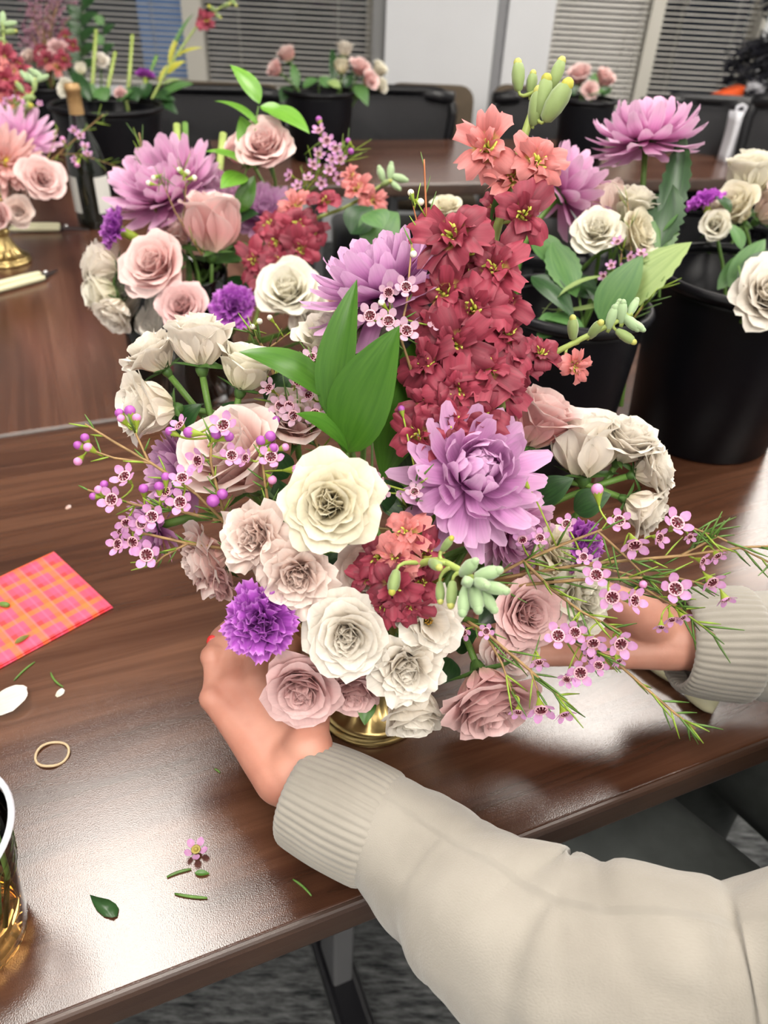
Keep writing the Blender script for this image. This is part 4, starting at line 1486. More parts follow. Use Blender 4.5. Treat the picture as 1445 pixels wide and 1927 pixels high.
D1 = .402
waxsprig('waxflower twig tipped with purple buds reaching toward the table seam', [[(430, 990, .415), (370, 930, .405), (285, 872, .40), (215, 832, .398), (160, 798, .396)], [(285, 872, .40), (215, 862, .398), (165, 845, .398)], [(280, 870, .40), (262, 830, .398), (248, 800, .398)]], [],
         [(147, 868, .396, 17, 'pink'), (147, 838, .396, 17, 'purple'), (160, 824, .396, 17, 'purple'), (166, 842, .396, 18, 'pink'), (225, 778, .398, 18, 'purple'), (245, 774, .398, 22, 'purple'), (228, 788, .396, 16, 'pink'), (257, 787, .397, 17, 'pink')], needles=26, nlen=40, seed=1, yellow=.5)
waxsprig('waxflower twig with three flowers and ripe buds before the big pale pink rose', [[(428, 990, .412), (412, 935, .402), (396, 868, .398), (400, 800, .396)]],
         [(372, 867, .392, 54), (420, 800, .392, 58, (0, .3, 1)), (436, 857, .392, 50, (.3, .2, 1)), (338, 800, .395, 46, (-.4, .5, .6))],
         [(356, 814, .394, 22, 'purple'), (406, 818, .394, 20, 'purple'), (430, 822, .394, 20, 'purple'), (401, 942, .395, 26, 'purple'), (418, 930, .397, 22, 'purple'), (320, 812, .396, 18, 'purple')], needles=22, nlen=36, seed=2)
waxsprig('waxflower twig of few flowers and buds beside the large cream rose', [[(512, 990, .41), (505, 950, .40), (498, 905, .396), (492, 850, .394)]], [(510, 860, .390, 54, (.1, .3, 1)), (462, 862, .394, 42)],
         [(491, 830, .392, 20, 'purple'), (508, 822, .392, 22, 'purple'), (514, 843, .391, 18, 'purple'), (512, 903, .393, 18, 'pink'), (556, 884, .40, 20, 'pink'), (536, 842, .395, 16, 'pink')], needles=20, nlen=36, seed=3)
waxsprig('spreading waxflower twig crowded with open flowers above the napkin', [[(432, 985, .415), (340, 962, .402), (255, 950, .396), (165, 922, .394)]],
         [(343, 899, .392, 52), (339, 945, .390, 56, (0, .1, 1)), (286, 972, .390, 54, (.1, .1, 1)), (210, 940, .390, 56, (-.1, .1, 1)), (234, 897, .391, 56, (-.2, .4, .8)), (266, 985, .391, 48), (238, 984, .392, 46), (312, 925, .393, 44)],
         [(299, 916, .391, 19, 'purple'), (312, 898, .391, 18, 'purple'), (270, 920, .392, 19, 'purple'), (186, 922, .391, 17, 'pink'), (176, 934, .393, 15, 'purple'), (196, 912, .392, 16, 'purple')], needles=24, nlen=38, seed=4)
waxsprig('low waxflower twig with a bunch of open flowers nearest the napkin', [[(440, 1035, .42), (350, 1022, .405), (290, 1008, .398), (250, 1000, .396)], [(355, 1022, .405), (310, 1045, .40), (285, 1066, .398)]],
         [(250, 1020, .391, 50), (276, 1044, .390, 60, (.05, .1, 1)), (222, 1024, .392, 50, (-.4, .1, .9)), (226, 1000, .394, 40, (-.5, .4, .6))], [], needles=20, nlen=40, seed=5)
waxsprig('waxflowers filling the hollow between the ivory rose and green leaves', [[(610, 880, .45), (590, 820, .435), (560, 780, .43), (520, 740, .43)], [(590, 820, .435), (610, 760, .43), (600, 690, .43)]],
         [(527, 764, .424, 48), (544, 764, .422, 44), (552, 782, .42, 46), (581, 743, .424, 44), (593, 780, .42, 50), (586, 672, .424, 44), (506, 730, .426, 42), (617, 728, .426, 44), (560, 720, .43, 44), (640, 745, .43, 40)], [(574, 728, .424, 18, 'pink'), (520, 790, .422, 16, 'purple')], needles=60, nlen=55, seed=6, col='waxpale', yellow=.15)
waxsprig('waxflower twig with five flowers hanging below the high chrysanthemum', [[(790, 780, .43), (772, 690, .41), (752, 630, .403), (735, 590, .402)], [(752, 630, .403), (765, 570, .402), (775, 460, .405)]],
         [(764, 540, .396, 50, (.1, .1, 1)), (731, 550, .397, 44, (0, -.3, 1)), (696, 594, .396, 54, (-.1, .1, 1)), (731, 604, .394, 52, (0, .1, 1)), (765, 622, .394, 54, (.2, .1, 1)), (818, 607, .398, 36)], [(778, 478, .403, 14, 'white'), (718, 570, .398, 14, 'white')], needles=14, nlen=34, seed=7, col='waxpale', yellow=.1)
waxsprig('bare reddish waxflower tip with two white buds standing above the chrysanthemum', [[(815, 560, .42), (808, 470, .412), (802, 400, .41), (798, 300, .408)], [(808, 470, .412), (785, 420, .41), (774, 372, .41)]], [], [(773, 363, .408, 13, 'white'), (791, 380, .408, 14, 'white')], needles=16, nlen=42, seed=8, thin=.8, stem_mat=plain('red_twig', (.32, .10, .03), .5))
waxsprig('waxflower tuft beside the yellow-centred stock floret', [[(770, 1000, .42), (765, 960, .41), (772, 930, .40), (785, 905, .395)]], [(722, 925, .395, 36), (780, 925, .39, 40, (0, .3, .9)), (712, 905, .395, 34)], [(755, 770, .40, 14, 'purple')], needles=30, nlen=60, seed=9, col='waxpale', yellow=.2)

waxsprig('long waxflower twig passing in front of the half hidden carnation', [[(900, 1100, .42), (985, 1056, .41), (1060, 1024, .405), (1125, 1000, .40), (1165, 985, .398)], [(1125, 1000, .40), (1180, 1050, .40), (1230, 1100, .40)]],
         [(1165, 980, .396, 50, (-.2, .2, .9)), (1194, 1026, .396, 62, (0, -.6, .7)), (1241, 1012, .398, 44, (.4, -.1, .8)), (1066, 986, .40, 42), (983, 1016, .40, 40), (1016, 1012, .402, 40), (1098, 1048, .40, 38, (-.2, .2, .9))],
         [(1124, 922, .405, 24, 'pink'), (984, 905, .40, 18, 'pink')], needles=40, nlen=58, seed=10, yellow=.25)
waxsprig('longest waxflower twig, running out above the far sleeve', [[(930, 1090, .425), (1100, 1062, .41), (1280, 1046, .402), (1400, 1030, .398), (1446, 1028, .396)], [(1280, 1046, .402), (1330, 1020, .40), (1350, 1010, .40)], [(1275, 985, .40), (1350, 1010, .40), (1450, 1060, .40)], [(1100, 1062, .41), (1180, 1080, .405), (1230, 1095, .40)]],
         [(1274, 984, .396, 64, (.1, .4, .8)), (1322, 1056, .398, 38), (1350, 1046, .398, 38, (.2, -.6, .6)), (1298, 1010, .40, 30)], [], needles=70, nlen=56, seed=11, yellow=.3)
waxsprig('waxflower twig with nodding flowers before the far cuff', [[(940, 1105, .42), (1080, 1092, .405), (1180, 1088, .40), (1260, 1085, .398), (1350, 1105, .396)], [(1180, 1088, .40), (1250, 1130, .398), (1290, 1150, .398)], [(1260, 1130, .398), (1310, 1170, .398), (1345, 1195, .398)]],
         [(1122, 1082, .392, 56, (-.2, .2, .9)), (1152, 1124, .390, 62, (-.1, -.1, 1)), (1194, 1130, .391, 56, (.4, .1, .8)), (1271, 1108, .392, 64, (-.1, .2, .9)), (1340, 1096, .393, 56, (.2, -.5, .7)), (1365, 1128, .393, 44, (.2, -.8, .5)), (1264, 1166, .394, 38, (0, -.7, .6)), (1285, 1162, .394, 36, (.3, -.6, .6)), (1244, 1180, .394, 34, (-.2, -.8, .5))], [(1210, 1100, .395, 16, 'pink')], needles=55, nlen=58, seed=12, yellow=.3)
waxsprig('waxflower twig slanting down to flowers beside the far wrist', [[(985, 1056, .41), (1040, 1110, .40), (1092, 1150, .395), (1168, 1188, .392)]],
         [(1050, 1196, .386, 58, (-.2, .3, .9)), (1082, 1190, .387, 50), (1116, 1210, .385, 56, (0, -.4, .8)), (1168, 1212, .386, 62, (.1, -.2, .9)), (1164, 1244, .389, 36, (.2, -.6, .6))], [], needles=30, nlen=56, seed=13, yellow=.25)
waxsprig('lowest waxflower twig hanging beside the dusty pink rose', [[(880, 1170, .41), (911, 1188, .40), (998, 1262, .39), (1040, 1300, .388), (1062, 1325, .388)], [(911, 1188, .40), (945, 1250, .39), (965, 1310, .388)], [(998, 1262, .39), (1012, 1300, .388)]],
         [(975, 1340, .386, 40, (-.2, -.7, .7)), (1018, 1336, .384, 60, (0, -.6, .8)), (1062, 1344, .385, 48, (.2, -.7, .6)), (1014, 1246, .386, 42, (0, -.6, .7)), (915, 1188, .39, 34, (-.2, .1, 1)), (872, 1190, .40, 36)], [], needles=34, nlen=60, seed=14, yellow=.3)
waxsprig('waxflower twig with a bare green end pointing at the cream knife handle', [[(1040, 1180, .405), (1090, 1215, .398), (1150, 1238, .394), (1262, 1336, .39), (1308, 1372, .39)]],
         [(1126, 1252, .388, 42), (1092, 1266, .386, 58, (-.1, -.1, 1)), (1066, 1278, .388, 38, (-.3, -.4, .8)), (1110, 1236, .39, 36)], [], needles=40, nlen=56, seed=15, yellow=.35)

# ------------------------------------------------------------------ things lying on the near table
def flat_on(px, py, z=TZ):
    return on(px, py, z)


def napkin():
    A, B, Cc = on(105, 1043), on(213, 1145), on(0, 1250)
    e1 = (B - A); w_ = e1.length; e1.normalize()
    e2 = (Cc - B); e2 = (e2 - e1 * e2.dot(e1)).normalized()
    ln = .125 * SC
    m, nt, b, out = mat0('plaid_napkin')
    tc = nt.nodes.new('ShaderNodeTexCoord')
    sep = nt.nodes.new('ShaderNodeSeparateXYZ')
    nt.links.new(tc.outputs['Object'], sep.inputs[0])

    def band(sock, freq, ph, lo, hi):
        a = nt.nodes.new('ShaderNodeMath'); a.operation = 'MULTIPLY_ADD'
        a.inputs[1].default_value = freq; a.inputs[2].default_value = ph
        nt.links.new(sock, a.inputs[0])
        s_ = nt.nodes.new('ShaderNodeMath'); s_.operation = 'SINE'
        nt.links.new(a.outputs[0], s_.inputs[0])
        r_ = nt.nodes.new('ShaderNodeMapRange'); r_.interpolation_type = 'SMOOTHSTEP'
        r_.inputs[1].default_value = lo; r_.inputs[2].default_value = hi
        nt.links.new(s_.outputs[0], r_.inputs[0])
        return r_.outputs[0]

    def mixc(fac, c1, c2, amt=1.0, blend='MIX'):
        x = nt.nodes.new('ShaderNodeMix'); x.data_type = 'RGBA'; x.blend_type = blend
        if amt != 1:
            k = nt.nodes.new('ShaderNodeMath'); k.operation = 'MULTIPLY'; k.inputs[1].default_value = amt
            nt.links.new(fac, k.inputs[0]); fac = k.outputs[0]
        nt.links.new(fac, x.inputs[0])
        for i, c in ((6, c1), (7, c2)):
            if isinstance(c, tuple):
                x.inputs[i].default_value = (*c, 1)
            else:
                nt.links.new(c, x.inputs[i])
        return x.outputs[2]
    fr = 2 * pi / (.021 * SC)
    c = mixc(band(sep.outputs[0], fr, 0, -.3, .3), (0.72, 0.030, 0.034), (0.80, 0.055, 0.10))
    c = mixc(band(sep.outputs[1], fr, 1, -.3, .3), c, (0.80, 0.075, 0.17), .5)
    c = mixc(band(sep.outputs[0], fr, 2.2, .45, .8), c, (0.90, 0.15, 0.025), .7)
    c = mixc(band(sep.outputs[1], fr, 3.4, .45, .8), c, (0.90, 0.16, 0.025), .6)
    c = mixc(band(sep.outputs[1], fr * 2, 0.4, .75, .95), c, (0.82, 0.14, 0.25), .3)
    nt.links.new(c, b.inputs['Base Color'])
    b.inputs['Roughness'].default_value = .7
    mt = M(((e1.x, e2.x, 0, A.x), (e1.y, e2.y, 0, A.y), (0, 0, 1, TZ), (0, 0, 0, 1)))
    r = thing('paper_napkin', 'pink and orange plaid paper napkin lying folded on the table', 'napkin', mat=mt)
    for k in range(2):
        bb = MB()
        n = 14
        vs, fs = [], []
        for top in (0, 1):
            for j in range(n + 1):
                for i in range(n + 1):
                    x, y = i / n * w_, j / n * ln
                    z = .0004 + k * .0016 + top * .0013 + .0014 * k * max(0, NZ.noise(V((x * 30, y * 30, k))) + .2) + (.006 * smooth((x / w_ - .05) * -8) if False else 0)
                    vs.append((x - k * .0008, y + k * .0008, z))
        m_ = (n + 1) ** 2
        for j in range(n):
            for i in range(n):
                q = j * (n + 1) + i
                fs.append((m_ + q, m_ + q + 1, m_ + q + n + 2, m_ + q + n + 1))
                fs.append((q, q + n + 1, q + n + 2, q + 1))
        ring = [i for i in range(n + 1)] + [(j + 1) * (n + 1) - 1 for j in range(1, n + 1)] + [n * (n + 1) + i for i in range(n - 1, -1, -1)] + [j * (n + 1) for j in range(n - 1, 0, -1)]
        for a in range(len(ring)):
            c_ = ring[(a + 1) % len(ring)]
            fs.append((ring[a], c_, c_ + m_, ring[a] + m_))
        bb.add(vs, fs)
        bb.build('napkin_layer', m, r)


napkin()
b = MB()
pts = [(.0108 * SC * cos(q), .0098 * SC * sin(q), .0012 + .0006 * sin(3 * q)) for q in [2 * pi * k / 40 for k in range(41)]]
b.tube(pts, .0009 * SC, 8, cap=False)
tag(b.build('rubber_band', plain('tan_rubber', (.45, .33, .20), .6), None, M.Translation(on(99, 1421))), 'tan rubber band lying on the table near the plastic cup', 'rubber band')


def loose_petal(px, py, L, W, rz, label, mat, cup=.35):
    v, f, uv = petal(1, W / L, pi / 2 - .25, pi / 2 - .9 * cup, 1.6, rho0=-.5, z0=.0, nu=9, nv=9, claw=.4, point=.2, edge=.12, ruf=.03, rnd=random.Random(int(px)))
    v = [(x * L * SC, y * L * SC, z * L * SC) for x, y, z in v]
    zz = min(p[2] for p in v)
    tag(obj('fallen_petal', mesh('petal', [(x, y, z - zz + .0006) for x, y, z in v], f, mat, uv), None, M.Translation(on(px, py)) @ M.Rotation(rz, 4, 'Z')), label, 'petal')


loose_petal(18, 1326, .030, .0125, .35, 'fallen white rose petal on the table above the rubber band', PM['white'])
loose_petal(114, 1306, .007, .0028, 1.0, 'tiny torn white petal beside a green stem bit', PM['white'])
loose_petal(129, 956, .0055, .0025, 1.0, 'tiny pink petal speck near the table seam', PM['pale'])


def clipping(px0, py0, px1, py1, label, mat=None, r=.0008, z=TZ, bend=.1):
    a, c = on(px0, py0, z), on(px1, py1, z)
    md = (a + c) / 2 + V((-(c - a).y, (c - a).x, 0)) * bend
    o = a
    b = MB(); b.tube([p - o + V((0, 0, r * SC)) for p in bez(a, md, c, 7)], [r * SC * k for k in (.6, .9, 1, 1, 1, .9, .6)], 6)
    tag(b.build('stem_clipping', mat or NEEDLE, None, M.Translation(o)), label, 'clipping')


clipping(27, 1282, 66, 1247, 'dark green needle clipping between the napkin and the fallen petal')
clipping(96, 1267, 119, 1294, 'green needle clipping touching the tiny torn petal', bend=-.15)
clipping(314, 1652, 360, 1637, 'green needle clipping just below the fallen waxflower', r=.0009)
clipping(329, 1683, 390, 1691, 'green needle clipping furthest below the fallen waxflower', r=.0009, bend=-.05)
clipping(551, 1656, 586, 1687, 'green needle clipping in the shadow of the near cuff')
clipping(404, 1448, 414, 1455, 'tiny green clipping beside the near wrist', r=.0007)
clipping(0, 1140, 19, 1143, 'pale cut stem end lying on the napkin', mat=GREEN_STEM, r=.0024, z=TZ + .0035, bend=.02)
v, f, uv = leaf_geo(V((-.011, 0, .001)), V((.012, 0, .0015)), .0052, V((0, 0, 1)), .05, .1)
tag(obj('leaf_scrap', mesh('leaf', v, f, leaf_mat('olive_leaf', (.12, .12, .02), (.17, .16, .03)), uv), None, M.Translation(on(42, 1204, TZ + .004)) @ M.Rotation(.9, 4, 'Z') @ M.Scale(.6, 4)), 'small olive leaf scrap on the napkin', 'leaf')
pts = [(170, 1687), (186, 1690), (205, 1694), (219, 1704), (224, 1711), (221, 1726), (212, 1730), (196, 1726), (182, 1714), (175, 1701)]
cc = on(198, 1709)
vs = [on(*p) - cc + V((0, 0, .0012 + .0012 * (k % 3 == 0))) for k, p in enumerate(pts)] + [V((0, 0, .0006))]
vs += [q - V((0, 0, .0005)) for q in vs]
n_ = len(pts)
fs = [(k, (k + 1) % n_, n_) for k in range(n_)] + [((k + 1) % n_ + n_ + 1, k + n_ + 1, 2 * n_ + 1) for k in range(n_)] + [(k, k + n_ + 1, (k + 1) % n_ + n_ + 1, (k + 1) % n_) for k in range(n_)]
tag(obj('leaf_scrap', mesh('leaf', vs, fs, DARKLEAF, [(.5, .5)] * len(vs)), None, M.Translation(cc)), 'dark green torn leaf on the shiny part of the table', 'leaf')
v, f, uv = leaf_geo(V((-.0045, 0, .001)), V((.0045, 0, .001)), .002, V((0, 0, 1)), .05, .2)
tag(obj('leaf_scrap', mesh('leaf', v, f, RUSCUS, uv), None, M.Translation(on(381, 1645)) @ M.Scale(SC, 4)), 'tiny oval green leaf beside the fallen waxflower', 'leaf')
cup_, pets_, _ = wax_proto()
fr_ = thing('fallen_waxflower', 'pink waxflower head lying alone on the table', 'waxflower', mat=frame(on(370, 1605) + V((0, 0, .004)), V((.05, -.1, 1)), R(50, .425) / 2 / .95, .4))
b = MB()
b.lathe([(.001, -.1), (.2, -.1), (.33, .02), (.36, .08), (.28, .12), (.2, .06), (.001, .05)], 12)
b.ball((0, 0, .1), .17, 8, 5)
b.build('flower_cup', plain('dry_flower_cup', (.30, .24, .05), .5), fr_)
for i in range(5):
    obj('petal', pets_['wax'][i % 3], fr_, M.Rotation(2 * pi * i / 5, 4, 'Z'))

# clear plastic cup with a drink ------------------------------------------------
CLEAR = glass_mat('clear_plastic', (.93, .93, .93), .05)
DRINK = glass_mat('amber_drink', (.90, .66, .36), .02, ior=1.33)
cb = on(-52, 1762)
rc = thing('plastic_cup', 'clear plastic cup of amber drink with green stems in it', 'cup', cb)
hh, r0_, r1_ = .098 * SC, .0285 * SC, .041 * SC
b = MB(); b.lathe([(.001, .004), (r0_ - .003, .003), (r0_ - .001, 0.0), (r0_, .001), (r0_ + .0008, .004), (lerp(r0_, r1_, .5), hh * .5), (r1_, hh - .004)], 56)
b.build('cup_wall', CLEAR, rc)
b = MB(); b.lathe([(r1_ + .0018 + .0018 * cos(2 * pi * k / 8), hh - .001 + .002 * sin(2 * pi * k / 8)) for k in range(9)], 56)
b.build('rolled_rim', plain('clear_rim', (.50, .51, .56), .12, coat=1.0), rc)
b = MB(); b.lathe([(.001, .005), (r0_ - .002, .005), (lerp(r0_, r1_, .42) - .002, hh * .42), (.001, hh * .42)], 48)
b.build('drink', DRINK, rc)
for k in range(3):
    b = MB(); b.lathe([(lerp(r0_, r1_, .62 + .09 * k) + .0004, hh * (.62 + .09 * k)), (lerp(r0_, r1_, .62 + .09 * k) + .0012, hh * (.63 + .09 * k)), (lerp(r0_, r1_, .62 + .09 * k) + .0004, hh * (.64 + .09 * k))], 48)
    b.build('rib', CLEAR, rc)
for k, (q, l_) in enumerate(((.1, .9), (.5, .7), (-.6, .8), (1.2, .85))):
    b = MB(); b.tube([(r0_ * .7 * cos(q), r0_ * .7 * sin(q), .01), (r0_ * 1.0 * cos(q + .4), r0_ * 1.0 * sin(q + .4), hh * .5 * l_), (r1_ * .8 * cos(q + .7), r1_ * .8 * sin(q + .7), hh * l_)], .0016, 6)
    tag(b.build('stem_clipping', NEEDLE, None, M.Translation(cb)), 'green stem standing in the clear plastic cup', 'clipping', 'stems in the plastic cup')

# florist knives and snips -------------------------------------------------------
CREAMH = plain('cream_handle', (.56, .54, .36), .35, var=.05, bscale=40)
BLADE = plain('blade_steel', (.16, .165, .17), .28, metal=.9)


def loft(b, pts, radii, nrm, seg=12, flat=.7):
    """swept oval section: radii = half width, flat = thickness ratio"""
    n = len(pts)
    vs, fs = [], []
    for i, p in enumerate(pts):
        t = (pts[min(i + 1, n - 1)] - pts[max(i - 1, 0)]).normalized()
        s_ = t.cross(nrm).normalized()
        u_ = s_.cross(t)
        for k in range(seg):
            q = 2 * pi * k / seg
            vs.append(p + s_ * cos(q) * radii[i] + u_ * sin(q) * radii[i] * flat)
    for i in range(n - 1):
        for k in range(seg):
            k2 = (k + 1) % seg
            fs.append((i * seg + k, i * seg + k2, (i + 1) * seg + k2, (i + 1) * seg + k))
    fs.append(tuple(range(seg - 1, -1, -1)))
    fs.append(tuple((n - 1) * seg + k for k in range(seg)))
    b.add(vs, fs)


def knife():
    a, c = on(1185, 1218, TZ + .009), on(1350, 1328, TZ + .009)
    o = V((a.x, a.y, TZ))
    r = thing('florist_knife', 'cream-handled florist knife lying under the far wrist', 'knife', o)
    ax = (c - a)
    L = ax.length
    ax.normalize()
    sd = V((-ax.y, ax.x, 0))
    b = MB()
    pts, rad = [], []
    for i in range(15):
        t = i / 14
        w_ = .0062 + .0022 * smooth(1 - abs(t - .34) / .3) - .0018 * exp(-((t - .62) / .1) ** 2) + .0014 * smooth((t - .62) / .2)
        if t < .05:
            w_ *= .75
        if t > .95:
            w_ *= .8
        pts.append(a + ax * L * t + sd * .003 * sin(t * 5.5) - o)
        rad.append(w_ * SC)
    loft(b, pts, rad, V((0, 0, 1)), 14, .95)
    h = b.build('handle', CREAMH, r)
    b = MB(); b.lathe([(.0005, -.001), (.0013, -.0006), (.0014, .0008), (.0005, .001)], 10, M.Translation(a + ax * L * .93 - o + V((0, 0, .0072 * SC))))
    b.build('rivet', BLADE, h)
    b = MB(); q = a - o
    vs = [q + sd * .005 + V((0, 0, -.003)), q - sd * .005 + V((0, 0, -.003)), q - ax * .05 - sd * .004 + V((0, 0, -.006)), q - ax * .06 + sd * .004 + V((0, 0, -.006))]
    b.add(vs + [v_ + V((0, 0, -.0014)) for v_ in vs], [(0, 1, 2, 3), (7, 6, 5, 4), (0, 4, 5, 1), (1, 5, 6, 2), (2, 6, 7, 3), (3, 7, 4, 0)])
    b.build('blade', BLADE, r, sm=False)


knife()


def snips(label, pa, pb, pt, w_):
    """handle from pa to pb (pixels on the table), blade tip at pt"""
    a, c, t_ = on(*pa, TZ + .008), on(*pb, TZ + .008), on(*pt, TZ + .004)
    o = V((c.x, c.y, TZ))
    r = thing('florist_snips', label, 'snips', o)
    ax = (c - a).normalized()
    sd = V((-ax.y, ax.x, 0))
    L = (c - a).length
    for s_ in (-1, 1):
        b = MB()
        pts = [a + ax * L * q + sd * s_ * w_ * (.62 - .15 * q) - o + V((0, 0, .002 * s_)) for q in (0, .1, .3, .5, .7, .88, .97, 1)]
        loft(b, pts, [w_ * k for k in (.3, .5, .55, .55, .55, .52, .46, .3)], V((0, 0, 1)), 12, .8)
        b.build('handle', CREAMH, r)
        b = MB()
        bl = (t_ - c)
        vs = [c + sd * s_ * w_ * .5 - o, c - sd * s_ * w_ * .2 - o, t_ - o + sd * s_ * .001]
        b.add(vs + [q + V((0, 0, -.002)) for q in vs], [(0, 1, 2), (5, 4, 3), (0, 3, 4, 1), (1, 4, 5, 2), (2, 5, 3, 0)])
        b.build('blade', BLADE, r, sm=False)
    b = MB(); b.lathe([(.0005, -.002), (.004, -.002), (.0045, .001), (.003, .003), (.0005, .0034)], 12, M.Translation(c.lerp(t_, .22) - o + V((0, 0, .003))))
    b.build('pivot_screw', plain('bright_screw', (.6, .6, .6), .15, metal=1), r)


snips('cream-handled snips lying in front of the other brass vase foot', (-20, 544), (80, 518), (108, 507), .012)
snips('cream-handled snips lying beside the wine bottle', (18, 428), (113, 427), (168, 431), .012)

# wine bottle --------------------------------------------------------------------
BOTG = plain('dark_bottle_glass', (.006, .008, .006), .05, coat=.5)
bp_ = on(183, 424)
rb_ = thing('wine_bottle', 'dark wine bottle with tan neck foil and white label', 'bottle', bp_)
s_ = SC * 1.0
b = MB(); b.lathe([(x * s_ * .95, z * s_ * .81) for x, z in ((.001, .006), (.032, 0), (.036, .003), (.0365, .02), (.0365, .12), (.0355, .15), (.030, .178), (.0205, .205), (.0155, .225), (.0135, .25), (.0130, .285), (.0125, .30))], 40)
b.build('bottle_glass', BOTG, rb_)
b = MB(); b.lathe([(x * s_ * .95, z * s_ * .81) for x, z in ((.0141, .243), (.0136, .26), (.0134, .288), (.0150, .289), (.0150, .296), (.0138, .298), (.0136, .303), (.001, .304))], 32)
b.build('neck_foil', plain('tan_foil', (.34, .21, .09), .4, metal=.25, var=.1, bscale=60), rb_)
for q0, q1, nm in ((-2.9, -1.9, 'label'), (-.95, .2, 'label')):
    n = 14
    vs = [(.0369 * .95 * s_ * cos(lerp(q0, q1, i / n)), .0369 * .95 * s_ * sin(lerp(q0, q1, i / n)), z * s_) for z in (.03, .095) for i in range(n + 1)]
    obj(nm, mesh(nm, vs, [(i, i + 1, n + 2 + i, n + 1 + i) for i in range(n)], plain('bottle_label', (.60, .60, .56), .6)), rb_)

# ------------------------------------------------------------------ the person
SKIN = None


def skin_mat():
    m, nt, b, out = mat0('skin')
    tc = nt.nodes.new('ShaderNodeTexCoord')
    n = nt.nodes.new('ShaderNodeTexNoise')
    n.inputs['Scale'].default_value = 28
    n.inputs['Detail'].default_value = 5
    nt.links.new(tc.outputs['Object'], n.inputs['Vector'])
    cr = nt.nodes.new('ShaderNodeValToRGB')
    cr.color_ramp.elements[0].position = .3
    cr.color_ramp.elements[0].color = (.40, .165, .115, 1)
    cr.color_ramp.elements[1].position = .7
    cr.color_ramp.elements[1].color = (.52, .255, .185, 1)
    nt.links.new(n.outputs[0], cr.inputs[0])
    nt.links.new(cr.outputs[0], b.inputs['Base Color'])
    b.inputs['Roughness'].default_value = .48
    b.inputs['Subsurface Weight'].default_value = .12
    b.inputs['Subsurface Radius'].default_value = (.006, .0025, .0015)
    n2 = nt.nodes.new('ShaderNodeTexNoise')
    n2.inputs['Scale'].default_value = 260
    n2.inputs['Detail'].default_value = 3
    nt.links.new(tc.outputs['Object'], n2.inputs['Vector'])
    bp = nt.nodes.new('ShaderNodeBump')
    bp.inputs['Strength'].default_value = .12
    bp.inputs['Distance'].default_value = .001
    nt.links.new(n2.outputs[0], bp.inputs['Height'])
    nt.links.new(bp.outputs[0], b.inputs['Normal'])
    return m


SKIN = skin_mat()
SWEAT = None


def sweater_mat():
    m, nt, b, out = mat0('oatmeal_knit')
    tc = nt.nodes.new('ShaderNodeTexCoord')
    n = nt.nodes.new('ShaderNodeTexNoise')
    n.inputs['Scale'].default_value = 16
    n.inputs['Detail'].default_value = 5
    nt.links.new(tc.outputs['Object'], n.inputs['Vector'])
    cr = nt.nodes.new('ShaderNodeValToRGB')
    cr.color_ramp.elements[0].position = .3
    cr.color_ramp.elements[0].color = (.225, .206, .176, 1)
    cr.color_ramp.elements[1].position = .7
    cr.color_ramp.elements[1].color = (.30, .277, .24, 1)
    nt.links.new(n.outputs[0], cr.inputs[0])
    nt.links.new(cr.outputs[0], b.inputs['Base Color'])
    b.inputs['Roughness'].default_value = .9
    b.inputs['Specular IOR Level'].default_value = .15
    b.inputs['Sheen Weight'].default_value = .35
    b.inputs['Sheen Roughness'].default_value = .5
    mp = nt.nodes.new('ShaderNodeMapping')
    mp.inputs['Scale'].default_value = (150, 90, 1)
    nt.links.new(tc.outputs['UV'], mp.inputs[0])
    wv = nt.nodes.new('ShaderNodeTexNoise')
    wv.inputs['Scale'].default_value = 1.0
    nt.links.new(mp.outputs[0], wv.inputs['Vector'])
    bp = nt.nodes.new('ShaderNodeBump')
    bp.inputs['Strength'].default_value = .35
    bp.inputs['Distance'].default_value = .0012
    nt.links.new(wv.outputs[0], bp.inputs['Height'])
    nt.links.new(bp.outputs[0], b.inputs['Normal'])
    return m


SWEAT = sweater_mat()
TROUS = plain('charcoal_trousers', (.060, .066, .062), .9, var=.15, bscale=50)


def organic(name, caps, mat, parent, voxel=.0022, smooth_n=6, seg=14, loc=V((0, 0, 0))):
    """tapered capsules fused into one continuous skin"""
    b = MB()
    for (p0, ra, p1, rb2) in caps:
        p0, p1 = V(p0) - loc, V(p1) - loc
        ax = p1 - p0
        if ax.length < 1e-6:
            b.ball(p0, ra, seg, 10)
            continue
        pts, rad = [], []
        n = 5
        an = ax.normalized()
        for k in range(n):
            q = pi / 2 * (1 - k / n)
            pts.append(p0 - an * ra * sin(q)); rad.append(max(1e-5, ra * cos(q)))
        for k in range(5):
            pts.append(p0.lerp(p1, k / 4)); rad.append(lerp(ra, rb2, k / 4))
        for k in range(1, n + 1):
            q = pi / 2 * k / n
            pts.append(p1 + an * rb2 * sin(q)); rad.append(max(1e-5, rb2 * cos(q)))
        b.tube(pts, rad, seg)
    me = b.mesh(name + '_src', [mat])
    t = bpy.data.objects.new('tmp', me)
    COL.objects.link(t)
    rm = t.modifiers.new('r', 'REMESH')
    rm.mode = 'VOXEL'
    rm.voxel_size = voxel
    sm = t.modifiers.new('s', 'SMOOTH')
    sm.factor = .5
    sm.iterations = smooth_n
    dg = bpy.context.evaluated_depsgraph_get()
    out = bpy.data.meshes.new_from_object(t.evaluated_get(dg))
    bpy.data.objects.remove(t)
    out.name = name
    out.polygons.foreach_set('use_smooth', [True] * len(out.polygons))
    out.materials.clear()
    out.materials.append(mat)
    return obj(name, out, parent, M.Translation(loc))


